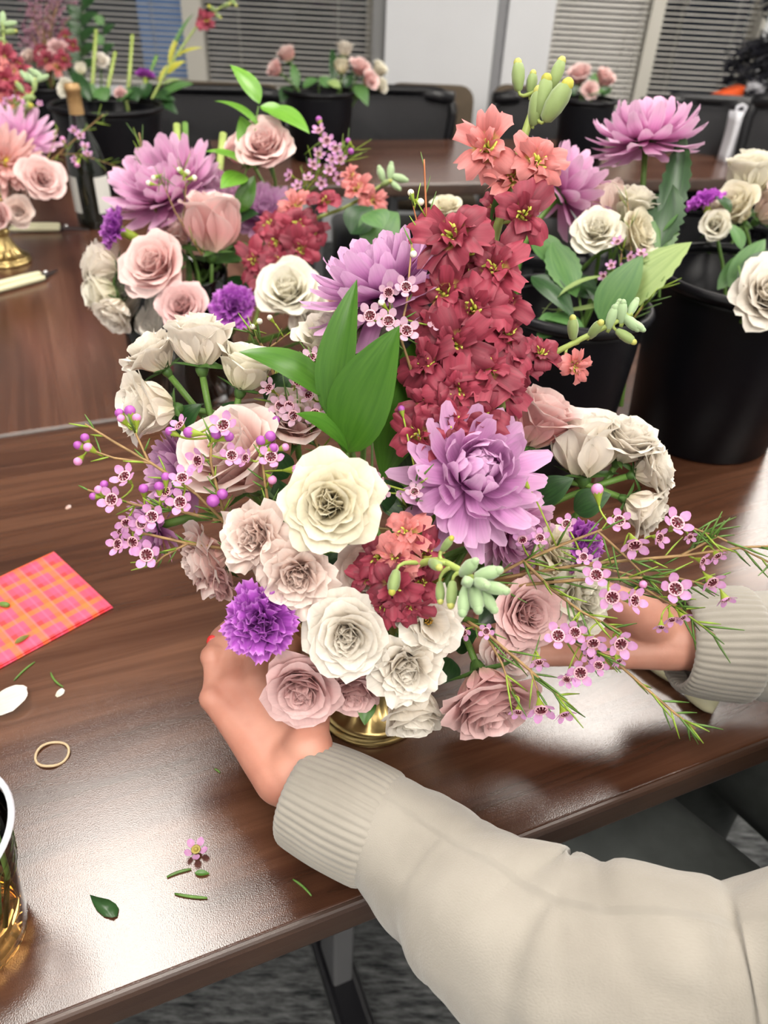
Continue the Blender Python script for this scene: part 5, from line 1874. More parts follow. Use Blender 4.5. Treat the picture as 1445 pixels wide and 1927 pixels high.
def hand_caps(Wr, mcp, fing, thumb, rw, s=SC, back=None):
    """Wr wrist point; mcp: index..pinky; fing: per finger PIP, DIP, tip; thumb: CMC, MCP, IP, tip"""
    c = []
    rm = (.0105, .0108, .0102, .0092)
    for i, mc in enumerate(mcp):
        off = (mcp[i] - (mcp[1] + mcp[2]) / 2)
        w0 = Wr + off * .42
        c.append((w0, rw * s * .82, w0.lerp(mc, .55), .0120 * s))
        c.append((w0.lerp(mc, .45), .0125 * s, mc, rm[i] * s))
        if i:
            c.append((mcp[i - 1].lerp(mc, .5).lerp(Wr, .12), .0088 * s, Wr.lerp(mcp[i - 1].lerp(mc, .5), .4), .0115 * s))
        if back is not None:
            c.append((mc + back * .0026 * s, .0088 * s, mc + back * .0026 * s, .0088 * s))
            c.append((Wr.lerp(mc, .42) + back * .0098 * s, .0030 * s, mc + back * .0072 * s, .0030 * s))
        pip, dip, tip = fing[i]
        if back is not None:
            c.append((pip + back * .0014 * s, .0082 * s, pip + back * .0014 * s, .0082 * s))
        k = (.98, 1, .95, .82)[i]
        c.append((mc, rm[i] * s, mc.lerp(pip, .5), .0084 * s * k))
        c.append((mc.lerp(pip, .5), .0084 * s * k, pip, .0088 * s * k))
        c.append((pip, .0087 * s * k, dip, .0074 * s * k))
        c.append((dip, .0075 * s * k, tip, .0062 * s * k))
    a, m_, ip, tp = thumb
    c.append((Wr.lerp(a, .6), .015 * s, a, .0155 * s))
    c.append((a, .0155 * s, m_, .0118 * s))
    c.append((mcp[0].lerp(Wr, .35), .0105 * s, m_.lerp(a, .3), .0115 * s))
    c.append((m_, .0118 * s, ip, .0100 * s))
    c.append((ip, .0102 * s, tp, .0078 * s))
    return c


# near (left) hand
Wn = at(556, 1448, .432)
mN = [at(530, 1300, .455), at(485, 1282, .462), at(440, 1288, .464), at(405, 1314, .458)]
fN = [(at(545, 1215, .478), at(585, 1190, .492), at(625, 1190, .50)), (at(487, 1195, .485), at(525, 1160, .502), at(565, 1155, .512)), (at(436, 1205, .486), at(465, 1165, .503), at(505, 1150, .515)), (at(402, 1236, .476), at(412, 1198, .49), at(440, 1170, .502))]
tN = [at(578, 1408, .428), at(583, 1375, .432), at(592, 1325, .443), at(625, 1290, .456)]
# far (right) hand
Wf = at(1262, 1200, .505)
mF = [at(1120, 1150, .52), at(1112, 1180, .512), at(1118, 1210, .506), at(1135, 1235, .50)]
fF = [(at(1015, 1135, .53), at(950, 1140, .53), at(905, 1155, .525)), (at(1000, 1170, .522), at(930, 1175, .522), at(880, 1185, .517)), (at(1010, 1205, .514), at(940, 1210, .512), at(895, 1215, .509)), (at(1045, 1235, .506), at(985, 1240, .504), at(945, 1245, .502))]
tF = [at(1210, 1160, .492), at(1150, 1130, .485), at(1090, 1110, .48), at(1040, 1105, .478)]

LEFT = [at(568, 1488, .430), at(712, 1560, .412), at(815, 1645, .398), at(920, 1730, .378), at(1030, 1805, .362), at(1200, 1825, .354), at(1445, 1840, .350)]
LSH = V((.44, .08, 1.05))
RSH = V((.68, .33, 1.07))
RIGHT = [at(1276, 1205, .505), at(1392, 1212, .505), at(1500, 1222, .505), at(1640, 1235, .50)]
REL = at(1800, 1240, .50)
HEAD = V((.60, .19, 1.36))
HIP = V((.66, .12, .50))
FACE = V((-.70, .69, -.18)).normalized()

caps = hand_caps(Wn, mN, fN, tN, .0205, back=fv(-.45, .25, .85)) + hand_caps(Wf, mF, fF, tF, .0205)
axn = (LEFT[1] - LEFT[0]).normalized()
caps += [(Wn, .0205 * SC, LEFT[0].lerp(LEFT[1], .3), .022 * SC), (LEFT[0].lerp(LEFT[1], .3), .022 * SC, LEFT[3], .027 * SC), (LEFT[3], .028 * SC, LEFT[4], .028 * SC), (LEFT[4], .028 * SC, LEFT[6], .028 * SC), (LEFT[6], .028 * SC, LSH, .045)]
caps += [(Wf, .0205 * SC, RIGHT[1], .024 * SC), (RIGHT[1], .024 * SC, REL, .034 * SC), (REL, .036 * SC, RSH, .045)]
mid = (LSH + RSH) / 2
caps += [(LSH, .05, mid + V((0, 0, .02)), .065), (RSH, .05, mid + V((0, 0, .02)), .065), (mid + V((0, 0, -.02)), .11, HIP, .12), (mid, .07, HEAD + V((0, 0, -.10)), .05)]
# head: skull, jaw, nose, ears
sdv = FACE.cross(V((0, 0, 1))).normalized()
caps += [(HEAD + V((0, 0, .02)), .082, HEAD - FACE * .03 + V((0, 0, .03)), .08), (HEAD + FACE * .02 + V((0, 0, -.06)), .055, HEAD + FACE * .045 + V((0, 0, -.085)), .035), (HEAD + FACE * .074 + V((0, 0, .015)), .009, HEAD + FACE * .088 + V((0, 0, -.022)), .0125)]
for k in (-1, 1):
    caps.append((HEAD + sdv * k * .082 + V((0, 0, .015)), .014, HEAD + sdv * k * .085 + V((0, 0, -.025)), .011))
person = thing('person', 'person in an oatmeal sweater reaching both hands round the brass vase', 'person', V((HIP.x, HIP.y, 0)))
PO = V((HIP.x, HIP.y, 0))
body = organic('body', caps, SKIN, person, voxel=.0021, smooth_n=5)
body.matrix_basis = M.Translation(-PO)
# face and hair, out of the frame
EYEM = plain('eye', (.25, .2, .16), .2)
for k in (-1, 1):
    b = MB(); b.ball(HEAD + FACE * .066 + sdv * k * .030 + V((0, 0, .014)) - PO, .011, 10, 7)
    b.build('eye', EYEM, person)
b = MB()
b.tube([HEAD + FACE * .074 + sdv * -.022 + V((0, 0, -.058)) - PO, HEAD + FACE * .082 + V((0, 0, -.06)) - PO, HEAD + FACE * .074 + sdv * .022 + V((0, 0, -.058)) - PO], [.003, .006, .003], 8)
b.build('lips', plain('lips', (.40, .12, .11), .4), person)
hc = [(HEAD - FACE * .015 + V((0, 0, .045)), .088, HEAD - FACE * .045 + V((0, 0, .02)), .085), (HEAD - FACE * .05, .075, HEAD - FACE * .06 + V((0, 0, -.16)), .06)]
hc += [(HEAD - FACE * .01 + sdv * k * .06 + V((0, 0, .04)), .04, HEAD - FACE * .02 + sdv * k * .075 + V((0, 0, -.14)), .03) for k in (-1, 1)]
hair = organic('hair', hc, plain('brown_hair', (.06, .03, .015), .5, bump=.6, bscale=90), person, voxel=.006)
hair.matrix_basis = M.Translation(-PO)


def sleeve_tube(pts, rad, seg, n, disp, ref):
    """smooth swept sleeve with folds; disp(t, angle, point) -> extra radius"""
    cp = []
    for i in range(len(pts) - 1):
        a, c = pts[i], pts[i + 1]
        a0, c0 = pts[max(0, i - 1)], pts[min(len(pts) - 1, i + 2)]
        for k in range(n):
            t = k / n
            q = .5 * ((2 * a) + (c - a0) * t + (2 * a0 - 5 * a + 4 * c - c0) * t * t + (3 * a - a0 - 3 * c + c0) * t ** 3)
            cp.append((q, lerp(rad[i], rad[i + 1], smooth(t) * .5 + t * .5), (i + t) / (len(pts) - 1)))
    cp.append((pts[-1], rad[-1], 1.0))
    vs, fs, uv = [], [], []
    a = None
    N = len(cp)
    for i, (p, r_, t) in enumerate(cp):
        tg = (cp[min(i + 1, N - 1)][0] - cp[max(i - 1, 0)][0]).normalized()
        a = (ref - tg * ref.dot(tg)).normalized() if a is None else (a - tg * a.dot(tg)).normalized()
        bb = tg.cross(a)
        for k in range(seg):
            q = 2 * pi * k / seg
            dr = a * cos(q) + bb * sin(q)
            vs.append(p + dr * (r_ + disp(t, q, p + dr * r_)))
            uv.append((k / seg * 2, t * 3))
    for i in range(N - 1):
        for k in range(seg):
            k2 = (k + 1) % seg
            fs.append((i * seg + k, i * seg + k2, (i + 1) * seg + k2, (i + 1) * seg + k))
    return vs, fs, uv


def folds(t, q, p):
    n1 = NZ.noise(p * 22)
    n2 = NZ.noise(V((p.x * 9 + p.y * 30, p.y * 9 - p.x * 12, p.z * 30)))
    # creases that wrap the sleeve on a slant, deepest round the elbow
    w1 = NZ.noise(V((t * 16 + cos(q - .6) * .9, cos(q) * .8, sin(q) * .8)))
    e = exp(-((t - .62) / .22) ** 2)
    cr = -.0055 * (1 - abs(w1)) ** 5 * (.35 + e)
    return (.0030 * n1 + .0055 * n2 * smooth(t * 2.5) + (.0035 * w1 * (.3 + e) + cr * .6) * smooth(t * 4)) * SC


rl = [R(w_, d) for w_, d in ((104, .412), (140, .396), (166, .376), (186, .362), (182, .354), (185, .350))]
sw_caps = [(LEFT[6].lerp(LSH, .55), .050, LSH, .075), (RIGHT[3], .046, REL, .055), (REL, .056, RSH, .078), (LSH, .085, mid, .10), (RSH, .085, mid, .10), (mid, .12, mid.lerp(HIP, .5), .14), (mid.lerp(HIP, .5), .14, HIP, .16), (mid + V((0, 0, .03)), .085, HEAD + V((0, 0, -.17)), .06)]
sweater = organic('sweater', sw_caps, SWEAT, person, voxel=.008, smooth_n=8)
sweater.matrix_basis = M.Translation(-PO)
REF = V((0, 0, 1))
v, f, uv = sleeve_tube([LEFT[1] - axn * .002, LEFT[1] + axn * .006] + LEFT[2:] + [LEFT[6].lerp(LSH, .35), LEFT[6].lerp(LSH, .75)], [R(97, .412)] + [R(106, .412)] + rl[1:] + [.063, .074], 72, 12, folds, REF)
near_sleeve = obj('sleeve', mesh('sleeve', [q - PO for q in v], f, SWEAT, uv), sweater, M.Translation(PO))
rr_ = [R(99, .505), R(110, .505), R(116, .50), R(120, .5)]
v, f, uv = sleeve_tube(RIGHT[1:] + [REL], rr_, 64, 10, folds, REF)
obj('sleeve', mesh('sleeve', [q - PO for q in v], f, SWEAT, uv), sweater, M.Translation(PO))


def cuff(p0, p1, ra, rb2, nrib):
    seg = nrib * 6
    n = 16

    def d(t, q, p):
        e = -.0012 * SC * (1 - smooth(t / .08)) + .0016 * SC * sin(pi * min(1, t * 1.02)) - .0022 * SC * smooth((t - .9) / .1)
        return e + .0011 * SC * (abs(cos(q * nrib / 2 + 1.2 * NZ.noise(p * 25))) ** 1.0 - .5) * (1 - .6 * smooth((t - .93) / .07))
    v, f, uv = sleeve_tube([p0, p0.lerp(p1, .5), p1], [ra, (ra + rb2) / 2, rb2], seg, n // 2, d, REF)
    # turned-in hem
    k = len(v)
    ax = (p1 - p0).normalized()
    for j, (ins, adv) in enumerate(((.0018, -.0012), (.0042, .0004), (.0048, .012))):
        for i in range(seg):
            c = v[i] - p0
            rad = (c - ax * c.dot(ax))
            v.append(v[i] - rad.normalized() * ins * SC + ax * adv * SC)
            uv.append((i / seg, 0))
    rows = [list(range(seg))] + [list(range(k + j * seg, k + (j + 1) * seg)) for j in range(3)]
    for a, c in zip(rows, rows[1:]):
        for i in range(seg):
            i2 = (i + 1) % seg
            f.append((a[i2], a[i], c[i], c[i2]))
    return obj('cuff', mesh('cuff', [q - PO for q in v], f, SWEAT, uv), sweater, M.Translation(PO))


cuff(LEFT[0], LEFT[1] + axn * .004, R(98, .43), R(108, .412), 46)
cuff(RIGHT[0], RIGHT[1] + (RIGHT[1] - RIGHT[0]).normalized() * .004, R(94, .505), R(108, .505), 46)
# red nail on the little finger
b = MB()
nc = at(399, 1208, .482)
b.ball(nc - PO, .0046 * SC, 10, 6, (.8, .35, 1.0), M(((RT.x, FW.x, UP.x), (RT.y, FW.y, UP.y), (RT.z, FW.z, UP.z))))
b.build('fingernail', plain('red_nail', (.60, .03, .03), .2), person)
# trousers and shoes, under the table
tc_ = []
shoe = []
for k, (hx, kn) in enumerate(((V((.56, .05, .49)), V((.23, .45, .50))), (V((.72, .20, .49)), V((.41, .58, .50))))):
    ft = V((kn.x + .03, kn.y - .02, .09))
    tc_ += [(hx, .095, kn, .068), (kn, .066, ft, .048)]
    shoe.append((ft + V((.02, -.02, -.045)), .036, ft + V((-.10, .11, -.058)), .030))
tc_.append((V((.60, .08, .52)), .11, V((.74, .22, .52)), .11))
tr = organic('trousers', tc_, TROUS, person, voxel=.008, smooth_n=6)
tr.matrix_basis = M.Translation(-PO)
for s_ in shoe:
    o_ = organic('shoe', [s_], BLACKPL, person, voxel=.006)
    o_.matrix_basis = M.Translation(-PO)
office_chair('black office chair under the seated person', (.70, .12), radians(43), w=.46, top=.86, seat=.42)

# ------------------------------------------------------------------ buckets on the tables
def bucket_rim(label, px, py, d, rpx, taper=.84):
    p = at(px, py, d)
    rt = R(rpx, d)
    bucket(label, (p.x, p.y, TZ), rt * taper, rt, p.z - TZ)
    return V((p.x, p.y, TZ)), rt, p.z - TZ


BA, ra_, ha_ = bucket_rim('black bucket of mixed stems directly behind the bouquet', 1080, 562, .72, 140)
q_ = on(1290, 868)
dq = V((q_.x, q_.y, 0)).normalized()
BB = q_ + dq * .082 * SC
bucket('black bucket of white roses and one magenta carnation', (BB.x, BB.y, TZ), .082 * SC, .097 * SC, .195 * SC)
B1, r1b, h1b = bucket_rim('black bucket under the mauve filler and dark foliage by the window', 92, 158, 2.02, 60)
B2, r2b, h2b = bucket_rim('black bucket of bare cut stems behind the wine bottle', 200, 194, 1.62, 100)
B3, r3b, h3b = bucket_rim('black bucket of pink and white roses before the white pillar', 600, 167, 1.95, 66)
B4, r4b, h4b = bucket_rim('black bucket of pale pink roses below the beige blind', 1108, 184, 1.98, 52)


def ab(B, r_, h_, k):
    rnd = random.Random(k)
    return B + V((rnd.uniform(-.5, .5) * r_, rnd.uniform(-.5, .5) * r_, .02))


# bucket A ------------------------------------------------------------------------
aA = lambda k: ab(BA, ra_, ha_, k)
mum(1217, 222, .70, 208, (-.05, .93, .30), 'lilacpink', 'incurve', 'pink chrysanthemum standing tall on a bare stem above the bucket', V((at(1232, 520, .70).x, at(1232, 520, .70).y, TZ + .08)), seed=5)
mum(1082, 345, .72, 185, (.72, .62, .15), 'lilacpink', 'spider', 'pink chrysanthemum tilted sideways behind the crimson stock', aA(2), seed=6)
rose(1190, 392, .70, 100, (.2, .75, .5), 'ivory', 'half', 'ivory rose highest in the cluster above the bucket rim', aA(3), seed=0)
rose(1125, 440, .69, 105, (-.3, .2, .9), 'ivory', 'open', 'ivory rose facing forward in the cluster above the bucket rim', aA(4), seed=1)
rose(1190, 445, .69, 95, (.6, .1, .75), 'cream', 'half', 'cream rose lowest in the cluster above the bucket rim', aA(5), seed=2)
rose(1140, 385, .71, 80, (-.2, .8, .3), 'blush', 'cup', 'blush rosebud behind the ivory cluster', aA(6), seed=0)
rose(838, 398, .75, 66, (0, .6, .7), 'cream', 'half', 'cream rose glimpsed between the chrysanthemum and the crimson stock', aA(7), seed=1)
sprig('bucket foliage with one big pale serrated leaf and drooping green leaves', [(1100, 640, .70), (1090, 560, .70), (1080, 520, .70)],
      [((1130, 600, .68), (1302, 455, .66), 105, PALELEAF, (-.3, .5, .8), .06, .1, .45, .05), ((1130, 605, .67), (1210, 480, .66), 85, MIDLEAF, (-.4, .4, .8), .05, .1), ((1040, 455, .70), (1085, 560, .68), 70, MIDLEAF, (0, .2, 1), -.05, .25, .45, .05), ((1045, 500, .70), (1000, 440, .72), 60, MIDLEAF, (0, .4, 1)),
       ((1020, 590, .69), (1155, 520, .68), 22, PALELEAF, (0, .8, .5), .14, .3, .6), ((1020, 580, .69), (1200, 540, .67), 34, PALELEAF, (0, .8, .5), -.12, .3, .6), ((1000, 520, .70), (1080, 600, .68), 55, DARKLEAF, (0, .5, 1)), ((1060, 600, .69), (1010, 640, .68), 60, MIDLEAF, (0, .5, 1)), ((1120, 560, .70), (1060, 530, .71), 60, DARKLEAF, (0, .5, 1)), ((1100, 620, .68), (1010, 600, .69), 46, MIDLEAF, (0, .7, .7)), ((1150, 590, .69), (1100, 540, .70), 50, DARKLEAF, (0, .6, .8)),
       ((720, 430, .76), (690, 400, .78), 60, MIDLEAF, (0, .5, 1)), ((1030, 540, .70), (1085, 500, .71), 60, DARKLEAF, (0, .5, 1))], name='bucket_foliage')
sprig('tall lobed dark green leaves beside the bare chrysanthemum stem', [(1240, 560, .69), (1245, 470, .69), (1262, 330, .70)],
      [((1248, 420, .69), (1288, 245, .70), 62, DARKLEAF, (.2, .1, 1), .04, .2, .35, .10, .08), ((1235, 470, .69), (1265, 345, .69), 75, DARKLEAF, (-.2, .1, 1), .04, .2, .5, .10), ((1250, 480, .69), (1240, 400, .69), 60, RUSCUS, (0, 0, 1), .04, .2, .5, .1), ((1240, 440, .69), (1285, 385, .69), 30, MIDLEAF, (0, .7, .6))], name='chrysanthemum_foliage')
waxsprig('small pink waxflower sprig in front of the ivory rose cluster', [[(1160, 590, .69), (1165, 520, .68), (1170, 470, .675)], [(1165, 520, .68), (1200, 500, .675)]],
         [(1162, 455, .67, 26), (1185, 485, .67, 26), (1206, 478, .67, 26), (1150, 500, .672, 24), (1135, 520, .675, 22), (1172, 505, .672, 22)], [], needles=20, nlen=34, seed=20)
waxsprig('green waxflower tip poking past the bucket rim beside the big pale leaf', [[(1190, 600, .665), (1215, 570, .66), (1235, 545, .66)]], [], [], needles=18, nlen=44, seed=21)
waxsprig('dry waxflower twig over the ivory rose cluster', [[(1190, 500, .68), (1185, 430, .675), (1180, 370, .675)]], [], [], needles=14, nlen=34, seed=22, thin=.6)

# bucket B ------------------------------------------------------------------------
aB = lambda k: ab(BB, .08, .19, k)
rose(1412, 335, .86, 120, (0, .85, .35), 'ivory', 'half', 'ivory rose seen from the side above the magenta carnation bucket', aB(1), seed=1)
rose(1385, 395, .85, 100, (-.5, .3, .5), 'cream', 'half', 'cream rose hanging beside the magenta carnation', aB(2), seed=2)
rose(1450, 395, .86, 100, (.5, .4, .5), 'blush', 'half', 'blush rose at the back of the magenta carnation bucket', aB(3), seed=0)
rose(1345, 425, .84, 62, (-.3, -.2, .8), 'ivory', 'cup', 'small ivory rosebud nodding under the magenta carnation', aB(4), seed=1)
rose(1440, 558, .67, 150, (-.1, .1, 1), 'white', 'open', 'big open white rose bulging out over the rim of a black bucket', aB(5), seed=2)
carn(1322, 372, .84, 72, (-.45, .8, .25), 'magenta', 'magenta carnation seen from below over a black bucket', aB(6), seed=3)
sprig('long green leaves inside the magenta carnation bucket', [(1400, 560, .80), (1390, 500, .80)], [((1370, 540, .82), (1440, 450, .82), 50, MIDLEAF, (0, .4, 1)), ((1390, 545, .81), (1460, 470, .81), 60, DARKLEAF, (0, .4, 1)), ((1350, 545, .83), (1420, 470, .84), 40, MIDLEAF, (0, .4, 1)), ((1395, 470, .82), (1370, 420, .83), 30, MIDLEAF, (0, .5, .9)), ((1375, 400, .83), (1345, 370, .83), 28, DARKLEAF, (0, .5, .9))], name='bucket_foliage')

# bouquet in clear glass ---------------------------------------------------------
GV = on(352, 735)
rg = thing('glass_vase', 'clear round glass vase of the second bouquet', 'vase', GV)
gr, gh = .062 * SC, .15 * SC
b = MB(); b.lathe([(.001, .004), (gr - .004, .004), (gr, 0), (gr, .01), (gr, gh), (gr - .001, gh + .001), (gr - .0025, gh), (gr - .0025, .012), (.001, .010)], 48)
b.build('vase_wall', CLEAR, rg)
b = MB(); b.lathe([(.001, .012), (gr - .004, .012), (gr - .004, gh * .6), (.001, gh * .6)], 40)
b.build('water', glass_mat('vase_water', (.80, .86, .80), .01, ior=1.33), rg)
a2 = lambda k: GV + V((random.Random(k).uniform(-.03, .03), random.Random(k + 9).uniform(-.03, .03), .03))
mum(300, 335, .85, 215, (-.25, .5, .8), 'lilacpink', 'spider', 'large lilac pink chrysanthemum in the glass vase bouquet', a2(1), seed=7)
mum(410, 348, .90, 130, (.3, .55, .6), 'lilacpink', 'incurve', 'rosy chrysanthemum behind the glossy leaves of the second bouquet', a2(2), seed=8)
mum(500, 395, .90, 120, (.2, .3, .9), 'lilac', 'spider', 'lilac chrysanthemum half hidden by green waxflower tips', a2(3), seed=6)
rose(500, 282, .86, 118, (-.1, .2, .95), 'pink', 'classic', 'pink rose highest in the second bouquet, spiral centre showing', a2(4), seed=0)
rose(458, 285, .90, 80, (-.5, .6, .5), 'pink', 'half', 'pink rose behind the bright leaves, turned aside', a2(5), seed=1)
rose(398, 432, .83, 118, (.1, .85, .45), 'pink', 'cup', 'pink cupped rose seen from the side in the second bouquet', a2(6), seed=2)
rose(297, 505, .81, 138, (-.15, .15, .95), 'pink', 'classic', 'pink rose with a spiral centre beside the white side-facing spray', a2(7), seed=0)
rose(340, 440, .85, 80, (-.3, .6, .6), 'pale', 'half', 'pale rose petals behind the spiral pink rose', a2(8), seed=1)
rose(347, 583, .80, 105, (0, .1, 1), 'dusty', 'classic', 'dusty pink rose low at the glass rim', a2(9), seed=2)
rose(196, 500, .83, 100, (-.85, .25, .35), 'white', 'half', 'white rose just under the purple carnation of the second bouquet', a2(10), seed=0)
rose(195, 550, .83, 90, (-.85, -.2, .4), 'ivory', 'half', 'ivory rose on the middle stalk, below the white one under the carnation', a2(11), seed=1)
rose(222, 585, .82, 85, (-.4, -.75, .4), 'white', 'half', 'white rose on the lowest stalk, facing the table', a2(12), seed=2)
rose(545, 555, .79, 130, (-.05, .2, .95), 'ivory', 'half', 'ivory rose of the second bouquet under its crimson stock', a2(13), seed=1)
rose(585, 600, .80, 95, (.2, -.1, .9), 'white', 'open', 'white rose below the ivory one in the second bouquet', a2(14), seed=2)
rose(628, 585, .83, 85, (.3, .2, .8), 'pink', 'half', 'pink rose of the second bouquet behind the high chrysanthemum', a2(15), seed=0)
rose(292, 612, .83, 70, (-.3, -.4, .8), 'white', 'half', 'white rose pressed against the glass vase', a2(16), seed=1)
carn(208, 425, .82, 88, (-.75, .25, .5), 'purple', 'purple carnation facing sideways in the second bouquet, green calyx showing', a2(17), seed=2)
carn(437, 572, .79, 100, (.05, .15, 1), 'purple', 'purple carnation at the bottom of the second bouquet', a2(18), seed=1)
stock('crimson stock spray in the second bouquet with a pale bud tip', [(470, 640, .88), (520, 480, .86), (580, 420, .85), (650, 390, .84), (700, 360, .835), (745, 330, .83)],
      [(560, 420, .82, 75, 'crimson'), (520, 455, .82, 80, 'crimson'), (475, 490, .82, 75, 'crimson'), (565, 470, .82, 75, 'crimson'), (530, 495, .815, 75, 'crimson'), (505, 420, .83, 65, 'crimson'), (590, 440, .83, 60, 'crimson'), (612, 375, .82, 62, 'crimson'), (672, 352, .82, 55, 'salmon'), (702, 375, .82, 50, 'salmon'), (660, 330, .83, 40, 'salmon'), (555, 385, .83, 60, 'salmon'), (500, 525, .82, 60, 'crimson')],
      [(718, 330, .83, 24, 'pale'), (735, 325, .83, 26, 'pale'), (750, 335, .83, 26, 'pale'), (742, 348, .83, 22, 'pale'), (725, 345, .83, 22, 'g')], stem_r=.0026)
stock('salmon stock bud cluster behind the large lilac pink chrysanthemum', [(330, 640, .93), (320, 400, .92), (318, 270, .92)], [(318, 275, .91, 50, 'salmon'), (340, 285, .91, 44, 'salmon')], [], stem_r=.002)
sprig('bright ruscus sprig arching high above the second bouquet', [(420, 600, .90), (430, 420, .88), (470, 300, .86), (486, 200, .85)],
      [((488, 195, .85), (433, 122, .84), 50, RUSCUSB, (.5, .3, .8), .08, .2), ((488, 240, .85), (403, 190, .84), 46, RUSCUSB, (0, .8, .6), .10, .2), ((478, 285, .855), (452, 218, .85), 44, RUSCUSB, (-.3, .2, 1), .05, .2), ((490, 200, .85), (545, 225, .85), 34, RUSCUSB, (-.3, .5, .8), .08, .2), ((500, 205, .85), (583, 252, .84), 56, RUSCUSB, (.2, .5, .8), .08, .2),
       ((470, 320, .86), (385, 285, .84), 55, RUSCUSB, (0, .7, .6), .1, .2), ((462, 330, .86), (415, 355, .84), 52, RUSCUSB, (0, .4, .9), .05, .2), ((465, 320, .86), (515, 300, .85), 40, RUSCUSB, (.1, .6, .7), .08, .2), ((440, 400, .87), (356, 378, .84), 55, RUSCUSB, (0, .7, .7), .12, .2), ((450, 400, .87), (480, 330, .86), 40, RUSCUS, (.2, .2, 1), .05, .2)])
waxsprig('waxflower cloud rising behind the second bouquet', [[(520, 480, .88), (570, 360, .86), (610, 260, .85)], [(570, 360, .86), (630, 320, .85), (665, 275, .845)], [(560, 380, .86), (600, 330, .85)]],
         [(600, 245, .84, 30), (615, 265, .84, 32), (632, 280, .84, 30), (640, 300, .84, 30), (600, 290, .845, 28), (590, 310, .845, 28), (620, 320, .84, 28), (637, 335, .84, 28), (580, 335, .845, 26), (560, 350, .845, 26), (605, 345, .842, 26), (625, 300, .842, 26), (545, 330, .85, 26)], [(660, 285, .84, 12, 'purple'), (655, 265, .84, 10, 'purple'), (600, 225, .845, 12, 'purple')], needles=110, nlen=44, seed=30, yellow=.55)
waxsprig('sparse waxflower with green seed heads across the lilac pink chrysanthemum', [[(380, 480, .83), (330, 400, .81), (300, 330, .80)], [(345, 420, .815), (350, 350, .80), (345, 320, .80)]], [], [(280, 345, .80, 11, 'white'), (290, 335, .80, 11, 'white'), (338, 320, .80, 11, 'white'), (352, 325, .80, 11, 'white'), (365, 335, .80, 11, 'white')], needles=26, nlen=34, seed=31, yellow=.4)
waxsprig('waxflower needles rising beside the second bouquet', [[(300, 420, .86), (272, 310, .85), (262, 250, .85)]], [], [], needles=14, nlen=40, seed=32, yellow=.3)
waxsprig('waxflower buds and green tips between the white roses', [[(520, 720, .50), (500, 660, .49), (470, 620, .485)], [(500, 660, .49), (540, 630, .485)]], [], [(488, 605, .48, 12, 'white'), (508, 598, .48, 11, 'white'), (475, 615, .48, 11, 'white')], needles=30, nlen=50, seed=33, yellow=.4)
sprig('leafy dark filler inside the second bouquet', [(370, 640, .92), (380, 500, .90)], [((380 + 40 * cos(k * 1.3), 480 + 60 * sin(k * 2.1), .89), (380 + 110 * cos(k * 1.3), 490 + 100 * sin(k * 2.1), .87), 55, DARKLEAF if k % 3 else MIDLEAF, (0, .4, 1)) for k in range(12)] + [((235, 515, .84), (215, 490, .83), 14, DARKLEAF, (0, .3, 1)), ((240, 560, .84), (225, 590, .83), 14, DARKLEAF, (0, .3, 1)), ((690, 470, .80), (750, 400, .80), 90, MIDLEAF, (0, .3, 1)), ((660, 440, .80), (700, 390, .80), 70, DARKLEAF, (0, .3, 1))], name='leafy_filler')
for k, (px0, py0, px1, py1, lb) in enumerate(((345, 300, 333, 235, 'thick pale cut stem upright behind the second bouquet'), (352, 300, 348, 232, 'green cut stem next to the thick pale one'), (415, 330, 420, 252, 'pale cut stem behind the bright leaves'))):
    a, c = at(px0, py0, .97), at(px1, py1, .96)
    base = GV + V((.02 * k - .02, .03, .02))
    b = MB(); b.tube([p - base for p in bez(base, base.lerp(a, .6) + V((0, .02, .05)), c, 8)], .0052 if k != 1 else .0042, 8)
    tag(b.build('cut_stem', PALE_STEM if k != 1 else GREEN_STEM, None, M.Translation(base)), lb, 'stem')

# bouquet in the other brass vase ------------------------------------------------------
LV = on(14, 492)
compote('fluted brass footed vase standing between the two cream snips', LV, SC * .98)
al = lambda k: LV + V((random.Random(k).uniform(-.03, .03), random.Random(k + 9).uniform(-.03, .03), .10))
mum(25, 248, 1.24, 150, (.2, .35, .85), 'lilacpink', 'daisy', 'lilac chrysanthemum at the back of the other brass vase', al(1), seed=2)
mum(2, 292, 1.16, 130, (.25, .15, .95), 'salmonmum', 'daisy', 'salmon chrysanthemum with a yellow eye', al(2), seed=3)
rose(78, 340, 1.18, 88, (.55, -.05, .85), 'pink', 'classic', 'pink rose hanging over the cream snips by the bottle', al(3), seed=1)
rose(30, 358, 1.20, 58, (.1, -.2, .9), 'blush', 'garden', 'blush rose below the salmon chrysanthemum', al(4), seed=0)
rose(38, 398, 1.19, 62, (.2, -.4, .9), 'blush', 'half', 'blush rose lowest over the brass bowl', al(5), seed=1)
rose(0, 405, 1.17, 60, (-.1, -.3, .9), 'pink', 'half', 'pink rose touching the brass bowl', al(6), seed=2)
carn(50, 322, 1.19, 40, (.3, -.2, .9), 'purple', 'small purple carnation between the pink rose and salmon chrysanthemum', al(7), seed=2)
stock('crimson stock rising behind the lilac chrysanthemum of the other vase', [(10, 330, 1.30), (10, 200, 1.32), (8, 110, 1.33), (5, 30, 1.34)], [(5, 110, 1.32, 50, 'crimson'), (22, 130, 1.32, 50, 'salmon'), (10, 150, 1.31, 55, 'crimson'), (30, 165, 1.31, 50, 'crimson'), (-5, 175, 1.31, 55, 'crimson'), (15, 185, 1.31, 45, 'salmon'), (38, 120, 1.33, 40, 'crimson')], [(5, 35, 1.34, 22, 'pale'), (16, 45, 1.34, 20, 'pale'), (5, 60, 1.34, 24, 'g'), (18, 60, 1.34, 22, 'g'), (0, 75, 1.33, 24, 'y')], stem_r=.003)
